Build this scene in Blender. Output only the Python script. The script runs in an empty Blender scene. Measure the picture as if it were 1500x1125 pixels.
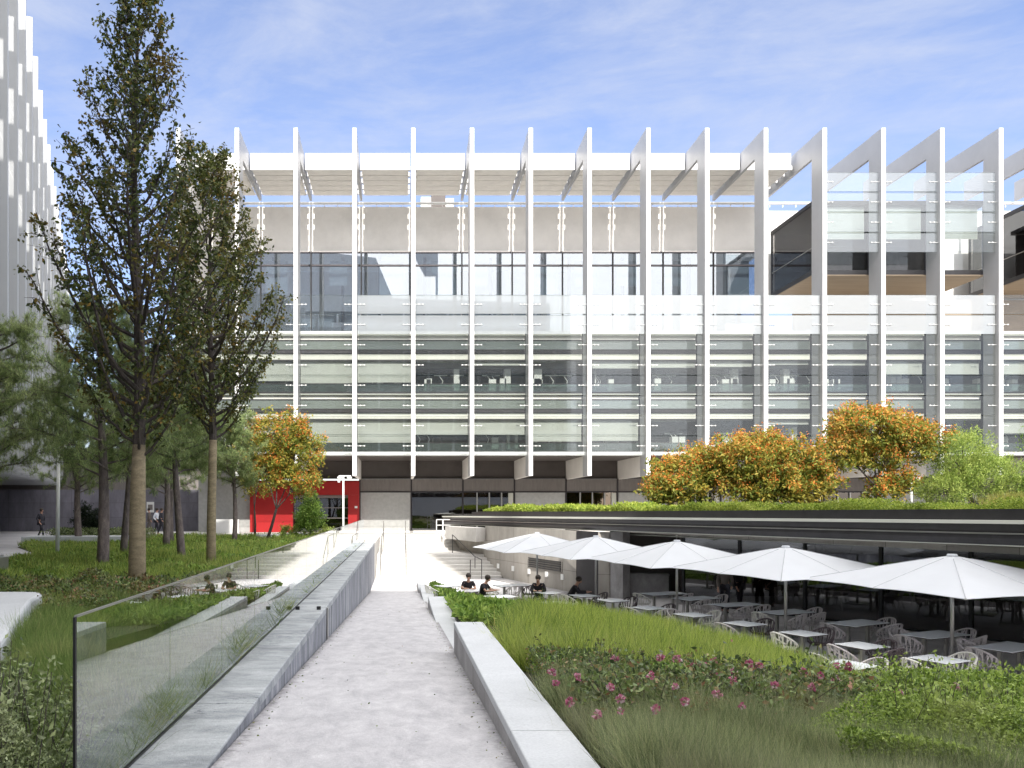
import bpy, bmesh, math, random
import numpy as np
from mathutils import Vector
R = math.radians
PI = math.pi
sc = bpy.context.scene
COL = sc.collection
F = 1150.0; VX = 588.0; VY = 742.0      # calibration of the photograph: focal length and vanishing point in pixels

def P(px, py, d):
    return ((px - VX) / F * d, d, (VY - py) / F * d)

# ------------------------------------------------------------------ materials
def new_mat(name):
    m = bpy.data.materials.new(name); m.use_nodes = True
    nt = m.node_tree; nt.nodes.clear()
    out = nt.nodes.new('ShaderNodeOutputMaterial')
    return m, nt, out

def nd(nt, t, **kw):
    n = nt.nodes.new(t)
    for k, v in kw.items():
        if k in n.inputs: n.inputs[k].default_value = v
        else: setattr(n, k, v)
    return n

def ramp(nt, src, stops, interp='LINEAR'):
    r = nt.nodes.new('ShaderNodeValToRGB'); cr = r.color_ramp; cr.interpolation = interp
    while len(cr.elements) < len(stops): cr.elements.new(0.5)
    for e, (p, c) in zip(cr.elements, stops):
        e.position = p; e.color = (*c, 1) if len(c) == 3 else c
    nt.links.new(src, r.inputs[0])
    return r.outputs[0]

def coords(nt, scale=(1, 1, 1)):
    tc = nt.nodes.new('ShaderNodeTexCoord'); mp = nt.nodes.new('ShaderNodeMapping')
    mp.inputs['Scale'].default_value = scale
    nt.links.new(tc.outputs['Object'], mp.inputs[0])
    return mp.outputs[0]

def noise(nt, vec, scale, detail=6, rough=0.6, dist=0.0):
    n = nt.nodes.new('ShaderNodeTexNoise')
    n.inputs['Scale'].default_value = scale; n.inputs['Detail'].default_value = detail
    n.inputs['Roughness'].default_value = rough; n.inputs['Distortion'].default_value = dist
    nt.links.new(vec, n.inputs['Vector'])
    return n.outputs['Fac']

def mixc(nt, fac, a, b, mode='MIX'):
    m = nt.nodes.new('ShaderNodeMix'); m.data_type = 'RGBA'; m.blend_type = mode
    for sock, v in ((m.inputs[0], fac), (m.inputs[6], a), (m.inputs[7], b)):
        if isinstance(v, bpy.types.NodeSocket): nt.links.new(v, sock)
        elif isinstance(v, (int, float)): sock.default_value = v
        else: sock.default_value = (*v, 1)
    return m.outputs[2]

def pbr(name, col, rough=0.6, var=0.12, scale=3.0, bump=0.0, bscale=40, metal=0.0, spec=0.5, stretch=(1, 1, 1), dirt=None):
    m, nt, out = new_mat(name)
    b = nt.nodes.new('ShaderNodeBsdfPrincipled')
    v = coords(nt, stretch)
    n = noise(nt, v, scale, 6, 0.65)
    lo = tuple(max(0, c * (1 - var)) for c in col); hi = tuple(min(1, c * (1 + var)) for c in col)
    c = ramp(nt, n, [(0.3, lo), (0.7, hi)])
    if dirt:
        n2 = noise(nt, v, dirt[0], 8, 0.7)
        f = ramp(nt, n2, [(dirt[1], (0, 0, 0)), (dirt[2], (1, 1, 1))])
        c = mixc(nt, f, c, dirt[3])
    nt.links.new(c, b.inputs['Base Color'])
    b.inputs['Roughness'].default_value = rough; b.inputs['Metallic'].default_value = metal
    b.inputs['Specular IOR Level'].default_value = spec
    if bump:
        bn = noise(nt, coords(nt), bscale, 6, 0.7)
        bp = nt.nodes.new('ShaderNodeBump'); bp.inputs['Strength'].default_value = bump; bp.inputs['Distance'].default_value = 0.02
        nt.links.new(bn, bp.inputs['Height']); nt.links.new(bp.outputs[0], b.inputs['Normal'])
    nt.links.new(b.outputs[0], out.inputs[0])
    return m

def leafmat(name, stops, rough=0.5, trans=0.35, spec=0.35):
    m, nt, out = new_mat(name)
    g = nt.nodes.new('ShaderNodeNewGeometry')
    c = ramp(nt, g.outputs['Random Per Island'], stops)
    n = noise(nt, coords(nt), 1.3, 3, 0.5)
    c = mixc(nt, ramp(nt, n, [(0.35, (0.72, 0.72, 0.72)), (0.65, (1.2, 1.2, 1.2))]), (0, 0, 0), c) if False else c
    mm = nt.nodes.new('ShaderNodeMix'); mm.data_type = 'RGBA'; mm.blend_type = 'MULTIPLY'; mm.inputs[0].default_value = 0.7
    nt.links.new(c, mm.inputs[6])
    nt.links.new(ramp(nt, n, [(0.3, (0.6, 0.62, 0.6)), (0.7, (1.0, 1.0, 1.0))]), mm.inputs[7])
    c = mm.outputs[2]
    dry = ramp(nt, noise(nt, coords(nt), 0.8, 4, 0.6, 0.5), [(0.5, (0, 0, 0)), (0.72, (0.45, 0.45, 0.45))])
    c = mixc(nt, dry, c, tuple(min(0.5, v) for v in (stops[-1][1][0] * 1.0, stops[-1][1][1] * 0.85, stops[-1][1][2] * 0.9)))
    b = nt.nodes.new('ShaderNodeBsdfPrincipled'); b.inputs['Roughness'].default_value = rough
    b.inputs['Specular IOR Level'].default_value = spec
    nt.links.new(c, b.inputs['Base Color'])
    t = nt.nodes.new('ShaderNodeBsdfTranslucent'); nt.links.new(c, t.inputs[0])
    mx = nt.nodes.new('ShaderNodeMixShader'); mx.inputs[0].default_value = trans
    nt.links.new(b.outputs[0], mx.inputs[1]); nt.links.new(t.outputs[0], mx.inputs[2])
    nt.links.new(mx.outputs[0], out.inputs[0])
    return m

def glassmat(name, tint=(0.9, 0.95, 0.93), refl=0.1, milk=0.0, milkcol=(0.8, 0.85, 0.83), grazing=True, rough=0.0, ior=1.5):
    m, nt, out = new_mat(name)
    t = nd(nt, 'ShaderNodeBsdfTransparent'); t.inputs[0].default_value = (*tint, 1)
    last = t.outputs[0]
    if milk:
        d = nd(nt, 'ShaderNodeBsdfDiffuse'); d.inputs[0].default_value = (*milkcol, 1)
        tr = nd(nt, 'ShaderNodeBsdfTranslucent'); tr.inputs[0].default_value = (*milkcol, 1)
        dm = nd(nt, 'ShaderNodeMixShader'); dm.inputs[0].default_value = 0.4
        nt.links.new(d.outputs[0], dm.inputs[1]); nt.links.new(tr.outputs[0], dm.inputs[2])
        mx = nd(nt, 'ShaderNodeMixShader'); mx.inputs[0].default_value = milk
        nt.links.new(last, mx.inputs[1]); nt.links.new(dm.outputs[0], mx.inputs[2]); last = mx.outputs[0]
    g = nd(nt, 'ShaderNodeBsdfGlossy'); g.inputs['Roughness'].default_value = rough
    g.inputs[0].default_value = (0.95, 0.97, 1, 1)
    mx = nd(nt, 'ShaderNodeMixShader')
    if grazing:
        f0 = ((ior - 1) / (ior + 1)) ** 2
        ge = nd(nt, 'ShaderNodeNewGeometry'); dt = nd(nt, 'ShaderNodeVectorMath', operation='DOT_PRODUCT')
        nt.links.new(ge.outputs['Incoming'], dt.inputs[0]); nt.links.new(ge.outputs['Normal'], dt.inputs[1])
        def mth(op, a, b, clamp=False):
            q = nd(nt, 'ShaderNodeMath', operation=op); q.use_clamp = clamp
            for i_, v_ in enumerate((a, b)):
                if isinstance(v_, (int, float)): q.inputs[i_].default_value = v_
                elif v_ is not None: nt.links.new(v_, q.inputs[i_])
            return q.outputs[0]
        c_ = mth('ABSOLUTE', dt.outputs['Value'], None); sch = mth('POWER', mth('SUBTRACT', 1.0, c_), 5.0)
        sch = mth('ADD', mth('MULTIPLY', sch, 1 - f0), f0 * 1.6 + refl, True)
        front = mth('SUBTRACT', 1.0, ge.outputs['Backfacing'])
        nt.links.new(mth('MULTIPLY', sch, front), mx.inputs[0])
    else: mx.inputs[0].default_value = refl
    nt.links.new(last, mx.inputs[1]); nt.links.new(g.outputs[0], mx.inputs[2])
    nt.links.new(mx.outputs[0], out.inputs[0])
    return m

def concrete(name, c1, c2, c3, sc1=0.7, stretch=(1, 1, 1), bump=0.25, rough=0.85, cracks=0.0, crack_col=(0.12, 0.13, 0.15), crack_stretch=(0.6, 3.5, 1), speck=0.0):
    m, nt, out = new_mat(name)
    b = nt.nodes.new('ShaderNodeBsdfPrincipled'); b.inputs['Roughness'].default_value = rough
    b.inputs['Specular IOR Level'].default_value = 0.3
    v = coords(nt, stretch); v0 = coords(nt)
    n = noise(nt, v, sc1, 10, 0.72, 0.4)
    c = ramp(nt, n, [(0.3, c1), (0.5, c2), (0.68, c3)])
    fine = noise(nt, v0, 45, 4, 0.8)
    c = mixc(nt, 0.55, c, ramp(nt, fine, [(0.3, (0.62, 0.62, 0.64)), (0.62, (1.0, 1.0, 1.0))]), 'MULTIPLY')
    if speck:
        s = noise(nt, v0, 130, 2, 0.5)
        f = ramp(nt, s, [(0.68, (0, 0, 0)), (0.74, (1, 1, 1))])
        mul = nd(nt, 'ShaderNodeMath', operation='MULTIPLY'); nt.links.new(f, mul.inputs[0]); mul.inputs[1].default_value = speck
        c = mixc(nt, mul.outputs[0], c, (0.1, 0.1, 0.11))
    if cracks:
        vc = coords(nt, crack_stretch)
        k = noise(nt, vc, 1.6, 6, 0.62, 0.6)
        a = nd(nt, 'ShaderNodeMath', operation='SUBTRACT'); nt.links.new(k, a.inputs[0]); a.inputs[1].default_value = 0.5
        ab = nd(nt, 'ShaderNodeMath', operation='ABSOLUTE'); nt.links.new(a.outputs[0], ab.inputs[0])
        f = ramp(nt, ab.outputs[0], [(0.0, (1, 1, 1)), (0.006, (0.6, 0.6, 0.6)), (0.012, (0, 0, 0))])
        gate = ramp(nt, noise(nt, v0, 0.9, 3, 0.5), [(0.52, (0, 0, 0)), (0.6, (1, 1, 1))])
        ml = nd(nt, 'ShaderNodeMath', operation='MULTIPLY'); nt.links.new(f, ml.inputs[0]); nt.links.new(gate, ml.inputs[1])
        m2 = nd(nt, 'ShaderNodeMath', operation='MULTIPLY'); nt.links.new(ml.outputs[0], m2.inputs[0]); m2.inputs[1].default_value = cracks
        c = mixc(nt, m2.outputs[0], c, crack_col)
    nt.links.new(c, b.inputs['Base Color'])
    bp = nt.nodes.new('ShaderNodeBump'); bp.inputs['Strength'].default_value = bump; bp.inputs['Distance'].default_value = 0.02
    nt.links.new(fine, bp.inputs['Height']); nt.links.new(bp.outputs[0], b.inputs['Normal'])
    nt.links.new(b.outputs[0], out.inputs[0])
    return m

M = {}
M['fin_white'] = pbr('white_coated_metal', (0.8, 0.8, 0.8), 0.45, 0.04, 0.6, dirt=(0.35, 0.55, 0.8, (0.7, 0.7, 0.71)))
M['fin_side'] = pbr('grey_coated_metal', (0.43, 0.43, 0.44), 0.4, 0.06, 0.6)  # side faces of the white fins, their shade put into the grey
M['gravel'] = concrete('terrace_gravel', (0.66, 0.64, 0.6), (0.75, 0.73, 0.7), (0.82, 0.8, 0.77), 2.0)
M['grey_cladding'] = pbr('pale_grey_cladding', (0.40, 0.41, 0.43), 0.6, 0.08, 0.8)
M['white'] = pbr('white_paint', (0.8, 0.8, 0.79), 0.5, 0.05, 2)
M['wall_beige'] = pbr('pale_render', (0.84, 0.81, 0.77), 0.8, 0.07, 0.5, 0.1, dirt=(0.4, 0.5, 0.9, (0.70, 0.67, 0.63)))
M['canopy_slat'] = pbr('canopy_slat', (0.88, 0.84, 0.79), 0.6, 0.06, 2)
M['dark_metal'] = pbr('dark_metal', (0.035, 0.033, 0.036), 0.4, 0.2, 3, metal=0.3)
M['mullion'] = pbr('mullion_metal', (0.035, 0.03, 0.034), 0.4, 0.2, 3, metal=0.3)
M['cafe_interior'] = pbr('cafe_interior', (0.15, 0.125, 0.11), 0.8, 0.6, 0.9)
M['soffit_brown'] = pbr('brown_soffit', (0.10, 0.085, 0.08), 0.6, 0.15, 0.8)
M['soffit_wood'] = pbr('wood_soffit', (0.33, 0.26, 0.19), 0.6, 0.12, 1.2, stretch=(0.3, 3, 1))
M['blind'] = pbr('roller_blind', (0.57, 0.575, 0.54), 0.8, 0.04, 1)
M['cream'] = pbr('cream_shelf', (0.58, 0.58, 0.52), 0.6, 0.04, 1)
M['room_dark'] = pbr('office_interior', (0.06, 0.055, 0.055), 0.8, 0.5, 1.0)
M['louver_glass'] = glassmat('louver_glass', (0.93, 0.94, 0.935), 0.0, 0.02, (0.72, 0.77, 0.76), ior=1.4)
M['louver_glass_b'] = glassmat('terrace_louver_glass', (0.93, 0.96, 0.96), 0.05, 0.42, (0.62, 0.64, 0.66), ior=1.4)
M['louver_glass_c'] = glassmat('upper_louver_glass', (0.93, 0.96, 0.97), 0.03, 0.14, (0.6, 0.62, 0.65), ior=1.4)
M['office_glass'] = glassmat('office_glass', (0.90, 0.91, 0.90), 0.0)
M['green_glass'] = glassmat('green_glass', (0.45, 0.54, 0.5), 0.04, 0.3, (0.16, 0.2, 0.19))
M['spandrel_glass'] = glassmat('spandrel_glass', (0.6, 0.7, 0.6), 0.04, 0.75, (0.38, 0.42, 0.39))
M['sky_glass'] = glassmat('coated_sky_glass', (0.62, 0.68, 0.73), 0.24, grazing=False)
M['dark_glass'] = glassmat('dark_glass', (0.55, 0.53, 0.52), 0.07)
M['rail_glass'] = glassmat('railing_glass', (0.965, 0.985, 0.975), 0.16, ior=1.55)
M['mesh_panel'] = pbr('perforated_panel', (0.42, 0.42, 0.41), 0.6, 0.12, 4, 0.25, 90)
M['strip_panel'] = pbr('concrete_strip_panel', (0.20, 0.18, 0.17), 0.7, 0.12, 1.5, stretch=(6, 1, 1))
M['red'] = pbr('red_lacquer', (0.36, 0.014, 0.016), 0.35, 0.08, 0.8)
M['umbrella'] = pbr('umbrella_canvas', (0.70, 0.715, 0.74), 0.85, 0.04, 1.4)
for _n in [M['umbrella'].node_tree]:
    _p = [q for q in _n.nodes if q.type == 'BSDF_PRINCIPLED'][0]; _t = _n.nodes.new('ShaderNodeBsdfTranslucent'); _t.inputs[0].default_value = (0.8, 0.82, 0.86, 1)
    _m = _n.nodes.new('ShaderNodeMixShader'); _m.inputs[0].default_value = 0.45; _o = [q for q in _n.nodes if q.type == 'OUTPUT_MATERIAL'][0]
    _n.links.new(_p.outputs[0], _m.inputs[1]); _n.links.new(_t.outputs[0], _m.inputs[2]); _n.links.new(_m.outputs[0], _o.inputs[0])
M['seam'] = pbr('canvas_seam', (0.42, 0.43, 0.46), 0.9, 0.05, 3)
M['steel'] = pbr('brushed_steel', (0.42, 0.41, 0.39), 0.35, 0.1, 3, metal=0.8)
M['chair_white'] = pbr('white_plastic', (0.74, 0.72, 0.66), 0.5, 0.06, 3)
M['chair_grey'] = pbr('grey_plastic', (0.52, 0.48, 0.48), 0.5, 0.08, 3)
M['chair_dark'] = pbr('dark_plastic', (0.08, 0.06, 0.065), 0.45, 0.1, 3)
M['table_top'] = pbr('table_laminate', (0.83, 0.86, 0.88), 0.22, 0.03, 3)
M['black'] = pbr('black_metal', (0.015, 0.015, 0.017), 0.4, 0.1, 3)
M['ramp'] = concrete('ramp_concrete', (0.37, 0.362, 0.38), (0.49, 0.48, 0.495), (0.59, 0.58, 0.59), 3.2, (1.3, 0.7, 1), 0.5, speck=0.5)
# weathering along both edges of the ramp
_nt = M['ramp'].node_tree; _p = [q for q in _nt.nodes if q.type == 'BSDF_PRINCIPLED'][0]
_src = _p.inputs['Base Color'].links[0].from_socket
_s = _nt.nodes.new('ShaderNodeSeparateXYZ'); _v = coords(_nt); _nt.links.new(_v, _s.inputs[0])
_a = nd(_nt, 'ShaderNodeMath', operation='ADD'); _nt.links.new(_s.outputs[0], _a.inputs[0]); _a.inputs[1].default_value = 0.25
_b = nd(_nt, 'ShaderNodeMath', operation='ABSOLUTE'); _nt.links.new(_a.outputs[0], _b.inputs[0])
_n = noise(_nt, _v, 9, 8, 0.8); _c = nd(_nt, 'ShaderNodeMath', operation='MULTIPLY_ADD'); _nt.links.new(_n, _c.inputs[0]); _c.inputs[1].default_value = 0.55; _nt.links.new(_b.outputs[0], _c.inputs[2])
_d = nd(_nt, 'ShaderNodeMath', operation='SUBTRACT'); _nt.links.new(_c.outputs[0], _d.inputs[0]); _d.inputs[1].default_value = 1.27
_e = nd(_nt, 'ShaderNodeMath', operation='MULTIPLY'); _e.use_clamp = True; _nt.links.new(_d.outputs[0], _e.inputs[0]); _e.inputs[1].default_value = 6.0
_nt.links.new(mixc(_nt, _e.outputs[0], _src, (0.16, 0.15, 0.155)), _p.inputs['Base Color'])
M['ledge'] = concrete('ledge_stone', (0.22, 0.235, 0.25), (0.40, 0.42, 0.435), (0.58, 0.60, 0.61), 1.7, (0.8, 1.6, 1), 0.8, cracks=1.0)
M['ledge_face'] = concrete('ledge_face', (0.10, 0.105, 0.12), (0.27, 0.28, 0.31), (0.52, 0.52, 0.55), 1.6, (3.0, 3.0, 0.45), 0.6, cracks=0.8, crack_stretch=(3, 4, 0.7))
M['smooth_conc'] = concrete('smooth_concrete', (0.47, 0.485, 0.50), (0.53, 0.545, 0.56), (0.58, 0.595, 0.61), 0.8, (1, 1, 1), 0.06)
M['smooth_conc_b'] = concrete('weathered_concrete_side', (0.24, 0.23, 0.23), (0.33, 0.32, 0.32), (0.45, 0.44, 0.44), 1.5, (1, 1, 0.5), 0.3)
M['plaza'] = concrete('plaza_stone', (0.60, 0.58, 0.55), (0.66, 0.64, 0.61), (0.72, 0.70, 0.68), 0.5, (1, 1, 1), 0.1)
M['patio'] = concrete('patio_concrete', (0.56, 0.54, 0.54), (0.68, 0.66, 0.66), (0.78, 0.76, 0.76), 0.8, (1, 1, 1), 0.2)
M['step_conc'] = concrete('step_concrete', (0.50, 0.48, 0.45), (0.58, 0.56, 0.53), (0.66, 0.64, 0.61), 0.9, (1, 1, 1), 0.15)
M['paving_left'] = concrete('grey_paving', (0.34, 0.33, 0.35), (0.42, 0.41, 0.42), (0.52, 0.51, 0.5), 0.6, (0.3, 1.2, 1), 0.15)
M['far_ground'] = concrete('far_ground', (0.30, 0.29, 0.28), (0.34, 0.33, 0.32), (0.40, 0.39, 0.38), 0.2, (1, 1, 1), 0.1)
M['soil'] = concrete('dark_soil', (0.025, 0.025, 0.015), (0.045, 0.045, 0.025), (0.06, 0.06, 0.035), 2.5, (1, 1, 1), 0.8)
M['bark_pear'] = concrete('smooth_bark', (0.19, 0.155, 0.10), (0.29, 0.235, 0.15), (0.40, 0.33, 0.21), 3.5, (1.4, 1.4, 3.2), 0.7)
M['bark_dark'] = concrete('dark_bark', (0.05, 0.04, 0.038), (0.085, 0.07, 0.063), (0.13, 0.11, 0.095), 6, (2, 2, 1), 0.7)
M['bark_pine'] = concrete('pine_bark', (0.10, 0.08, 0.08), (0.19, 0.155, 0.145), (0.32, 0.26, 0.235), 5, (2.5, 2.5, 0.8), 1.0)

def board_concrete(name, c1, c2, joint_w, joint_h, along=(1, 0)):
    m, nt, out = new_mat(name)
    b = nt.nodes.new('ShaderNodeBsdfPrincipled'); b.inputs['Roughness'].default_value = 0.85
    v0 = coords(nt)
    n = noise(nt, coords(nt, (1, 1, 0.35)), 1.4, 8, 0.7)
    c = ramp(nt, n, [(0.3, c1), (0.7, c2)])
    tc = nt.nodes.new('ShaderNodeSeparateXYZ'); nt.links.new(v0, tc.inputs[0])
    ax = nd(nt, 'ShaderNodeMath', operation='MULTIPLY'); nt.links.new(tc.outputs[0], ax.inputs[0]); ax.inputs[1].default_value = along[0]
    ay = nd(nt, 'ShaderNodeMath', operation='MULTIPLY_ADD'); nt.links.new(tc.outputs[1], ay.inputs[0]); ay.inputs[1].default_value = along[1]
    nt.links.new(ax.outputs[0], ay.inputs[2])
    cb = nt.nodes.new('ShaderNodeCombineXYZ'); nt.links.new(ay.outputs[0], cb.inputs[0]); nt.links.new(tc.outputs[2], cb.inputs[1])
    br = nt.nodes.new('ShaderNodeTexBrick'); nt.links.new(cb.outputs[0], br.inputs[0])
    br.inputs['Scale'].default_value = 1.0; br.inputs['Brick Width'].default_value = joint_w; br.inputs['Row Height'].default_value = joint_h
    br.inputs['Mortar Size'].default_value = 0.012; br.offset = 0.0
    br.inputs['Color1'].default_value = (0.92, 0.92, 0.92, 1); br.inputs['Color2'].default_value = (1.06, 1.06, 1.06, 1); br.inputs['Mortar'].default_value = (0.55, 0.55, 0.55, 1)
    c = mixc(nt, 1.0, c, br.outputs[0], 'MULTIPLY')
    nt.links.new(c, b.inputs['Base Color'])
    bp = nt.nodes.new('ShaderNodeBump'); bp.inputs['Strength'].default_value = 0.3; bp.inputs['Distance'].default_value = 0.02
    nt.links.new(noise(nt, v0, 30, 5, 0.7), bp.inputs['Height']); nt.links.new(bp.outputs[0], b.inputs['Normal'])
    nt.links.new(b.outputs[0], out.inputs[0])
    return m
M['patio_wall'] = board_concrete('board_marked_concrete', (0.30, 0.28, 0.25), (0.44, 0.41, 0.37), 1.6, 0.95, (0, 1))
M['back_wall'] = board_concrete('stained_concrete', (0.13, 0.125, 0.15), (0.24, 0.23, 0.27), 2.4, 1.1, (1, 0))

# ------------------------------------------------------------------ mesh builder
OFF = {}
class MB:
    def __init__(s): s.v = []; s.f = []; s.m = []
    def add(s, vs, fs, mi=0):
        o = len(s.v); s.v += [tuple(p) for p in vs]; s.f += [tuple(i + o for i in f) for f in fs]; s.m += [mi] * len(fs); return s
    def box(s, x0, x1, y0, y1, z0, z1, mi=0):
        return s.add([(x0, y0, z0), (x1, y0, z0), (x1, y1, z0), (x0, y1, z0), (x0, y0, z1), (x1, y0, z1), (x1, y1, z1), (x0, y1, z1)],
                     [(0, 3, 2, 1), (4, 5, 6, 7), (0, 1, 5, 4), (1, 2, 6, 5), (2, 3, 7, 6), (3, 0, 4, 7)], mi)
    def obox(s, c, u, a, b, z0, z1, mi=0):
        """box about centre c, half-length a along unit u, half-width b across"""
        ux, uy = u; vx, vy = -uy, ux
        q = [(c[0] + sx * a * ux + sy * b * vx, c[1] + sx * a * uy + sy * b * vy) for sx, sy in ((-1, -1), (1, -1), (1, 1), (-1, 1))]
        return s.prism(q, z0, z1, mi)
    def prism(s, poly, z0, z1, mi=0):
        n = len(poly)
        a = sum(poly[i][0] * poly[(i + 1) % n][1] - poly[(i + 1) % n][0] * poly[i][1] for i in range(n))
        if a < 0: poly = poly[::-1]
        f0 = (lambda i: z0) if not callable(z0) else z0
        f1 = (lambda i: z1) if not callable(z1) else z1
        vs = [(p[0], p[1], z0(p) if callable(z0) else z0) for p in poly] + [(p[0], p[1], z1(p) if callable(z1) else z1) for p in poly]
        fs = [tuple(range(n - 1, -1, -1)), tuple(range(n, 2 * n))] + [(i, (i + 1) % n, n + (i + 1) % n, n + i) for i in range(n)]
        return s.add(vs, fs, mi)
    def tube(s, pts, rad, n=6, mi=0, cap=True):
        pts = [Vector(p) for p in pts]
        if not hasattr(rad, '__len__'): rad = [rad] * len(pts)
        o = len(s.v); ref = None
        for i, p in enumerate(pts):
            t = (pts[min(i + 1, len(pts) - 1)] - pts[max(i - 1, 0)])
            if t.length < 1e-9: t = Vector((0, 0, 1))
            t.normalize()
            if ref is None:
                ref = Vector((1, 0, 0)) if abs(t.x) < 0.8 else Vector((0, 1, 0))
            a = (ref - t * ref.dot(t)); 
            if a.length < 1e-6: a = t.orthogonal()
            a.normalize(); b = t.cross(a); ref = a
            for k in range(n):
                an = 2 * PI * k / n
                s.v.append(tuple(p + (a * math.cos(an) + b * math.sin(an)) * rad[i]))
        for i in range(len(pts) - 1):
            for k in range(n):
                s.f.append((o + i * n + k, o + i * n + (k + 1) % n, o + (i + 1) * n + (k + 1) % n, o + (i + 1) * n + k)); s.m.append(mi)
        if cap:
            s.f.append(tuple(o + k for k in range(n - 1, -1, -1))); s.m.append(mi)
            e = o + (len(pts) - 1) * n; s.f.append(tuple(e + k for k in range(n))); s.m.append(mi)
        return s
    def ellipsoid(s, c, r, nu=12, nv=8, mi=0):
        o = len(s.v)
        for j in range(1, nv):
            th = PI * j / nv
            for i in range(nu):
                ph = 2 * PI * i / nu
                s.v.append((c[0] + r[0] * math.sin(th) * math.cos(ph), c[1] + r[1] * math.sin(th) * math.sin(ph), c[2] + r[2] * math.cos(th)))
        t = len(s.v); s.v.append((c[0], c[1], c[2] + r[2])); s.v.append((c[0], c[1], c[2] - r[2]))
        for j in range(nv - 2):
            for i in range(nu):
                s.f.append((o + j * nu + i, o + (j + 1) * nu + i, o + (j + 1) * nu + (i + 1) % nu, o + j * nu + (i + 1) % nu)); s.m.append(mi)
        for i in range(nu):
            s.f.append((t, o + i, o + (i + 1) % nu)); s.m.append(mi)
            e = o + (nv - 2) * nu; s.f.append((t + 1, e + (i + 1) % nu, e + i)); s.m.append(mi)
        return s
    def build(s, name, mats, parent=None, smooth=False, bevel=0, local=False):
        """mesh object. top-level: origin moved to its base centre. child: world vertices made relative to the parent's place"""
        if isinstance(mats, str): mats = [mats]
        me = bpy.data.meshes.new(name); V = np.array(s.v, dtype=float)
        loc = (0, 0, 0)
        if parent is None and not local:
            lo, hi = V.min(0), V.max(0); loc = ((lo[0] + hi[0]) / 2, (lo[1] + hi[1]) / 2, lo[2])
        elif parent is not None and not local: loc = OFF.get(parent.name, (0, 0, 0))
        V = V - np.array(loc)
        me.from_pydata(V.tolist(), [], s.f)
        for k in mats: me.materials.append(M[k])
        if len(mats) > 1: me.polygons.foreach_set('material_index', s.m)
        if smooth: me.polygons.foreach_set('use_smooth', [True] * len(s.f))
        me.update()
        o = bpy.data.objects.new(name, me); COL.objects.link(o)
        if parent is None: o.location = loc
        else: o.parent = parent
        OFF[o.name] = tuple(loc)
        if bevel:
            md = o.modifiers.new('bevel', 'BEVEL'); md.width = bevel; md.segments = 2; md.limit_method = 'ANGLE'; md.angle_limit = R(40)
        return o

def tris(name, verts, faces_per, mat, parent=None, quads=False, smooth=False, local=False):
    """fast mesh from numpy: verts (n,3), faces (m,k)"""
    me = bpy.data.meshes.new(name)
    V = np.asarray(verts, dtype=np.float32).copy(); Fc = np.asarray(faces_per, dtype=np.int32)
    loc = (0., 0., 0.)
    if parent is None and not local:
        lo, hi = V.min(0), V.max(0); loc = (float((lo[0] + hi[0]) / 2), float((lo[1] + hi[1]) / 2), float(lo[2]))
    elif parent is not None and not local: loc = OFF.get(parent.name, (0, 0, 0))
    V -= np.array(loc, dtype=np.float32)
    k = Fc.shape[1]
    me.vertices.add(len(V)); me.vertices.foreach_set('co', V.ravel())
    me.loops.add(Fc.size); me.loops.foreach_set('vertex_index', Fc.ravel())
    me.polygons.add(len(Fc)); me.polygons.foreach_set('loop_start', np.arange(0, Fc.size, k, dtype=np.int32))
    me.update(calc_edges=True); me.materials.append(M[mat] if isinstance(mat, str) else mat)
    if smooth: me.polygons.foreach_set('use_smooth', [True] * len(Fc))
    o = bpy.data.objects.new(name, me); COL.objects.link(o)
    if parent is None: o.location = loc
    else: o.parent = parent
    OFF[o.name] = loc
    return o

def tag(o, label=None, cat=None, group=None, kind=None):
    if label: o['label'] = label
    if cat: o['category'] = cat
    if group: o['group'] = group
    if kind: o['kind'] = kind
    return o

def thing(name, loc, label, cat, group=None, rz=0):
    o = bpy.data.objects.new(name, None); COL.objects.link(o); o.location = loc; o.rotation_euler = (0, 0, rz)
    o.empty_display_size = 0.3
    OFF[o.name] = tuple(loc)
    return tag(o, label, cat, group)

def dup(root, loc=None, rz=None, label=None, group=None):
    r = root.copy(); COL.objects.link(r)
    if loc is not None: r.location = loc
    if rz is not None: r.rotation_euler = (0, 0, rz)
    if label: r['label'] = label
    if group: r['group'] = group
    def rec(a, b):
        for ch in [c for c in bpy.data.objects if c.parent == a]:
            c = ch.copy(); COL.objects.link(c); c.parent = b; rec(ch, c)
    rec(root, r)
    return r
def struct(o): o['kind'] = 'structure'; return o

# ------------------------------------------------------------------ foliage helpers
def rnd_dirs(rng, n, up=0.0):
    v = rng.normal(size=(n, 3)); v[:, 2] += up
    return v / np.linalg.norm(v, axis=1, keepdims=True)

def leaves(rng, pos, size, aspect=0.5, up=0.0, jitter=0.35, dirs=None, fold=0.25):
    """folded ovate leaves, two triangles each"""
    n = len(pos); d = rnd_dirs(rng, n, up) if dirs is None else dirs
    s = (np.asarray(size) * (1 + jitter * rng.uniform(-1, 1, n)))[:, None]
    w = np.cross(d, rnd_dirs(rng, n)); w /= np.linalg.norm(w, axis=1, keepdims=True) + 1e-9
    nn = np.cross(d, w)
    base = pos; tip = pos + d * s
    mid = pos + d * s * 0.45
    l = mid + w * s * aspect * 0.5 + nn * s * fold * aspect; r = mid - w * s * aspect * 0.5 + nn * s * fold * aspect
    V = np.stack([base, l, tip, r], 1).reshape(-1, 3)
    i = np.arange(n)[:, None] * 4
    Fc = np.concatenate([i + np.array([[0, 2, 1]]), i + np.array([[0, 3, 2]])], 0)
    return V, Fc

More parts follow.
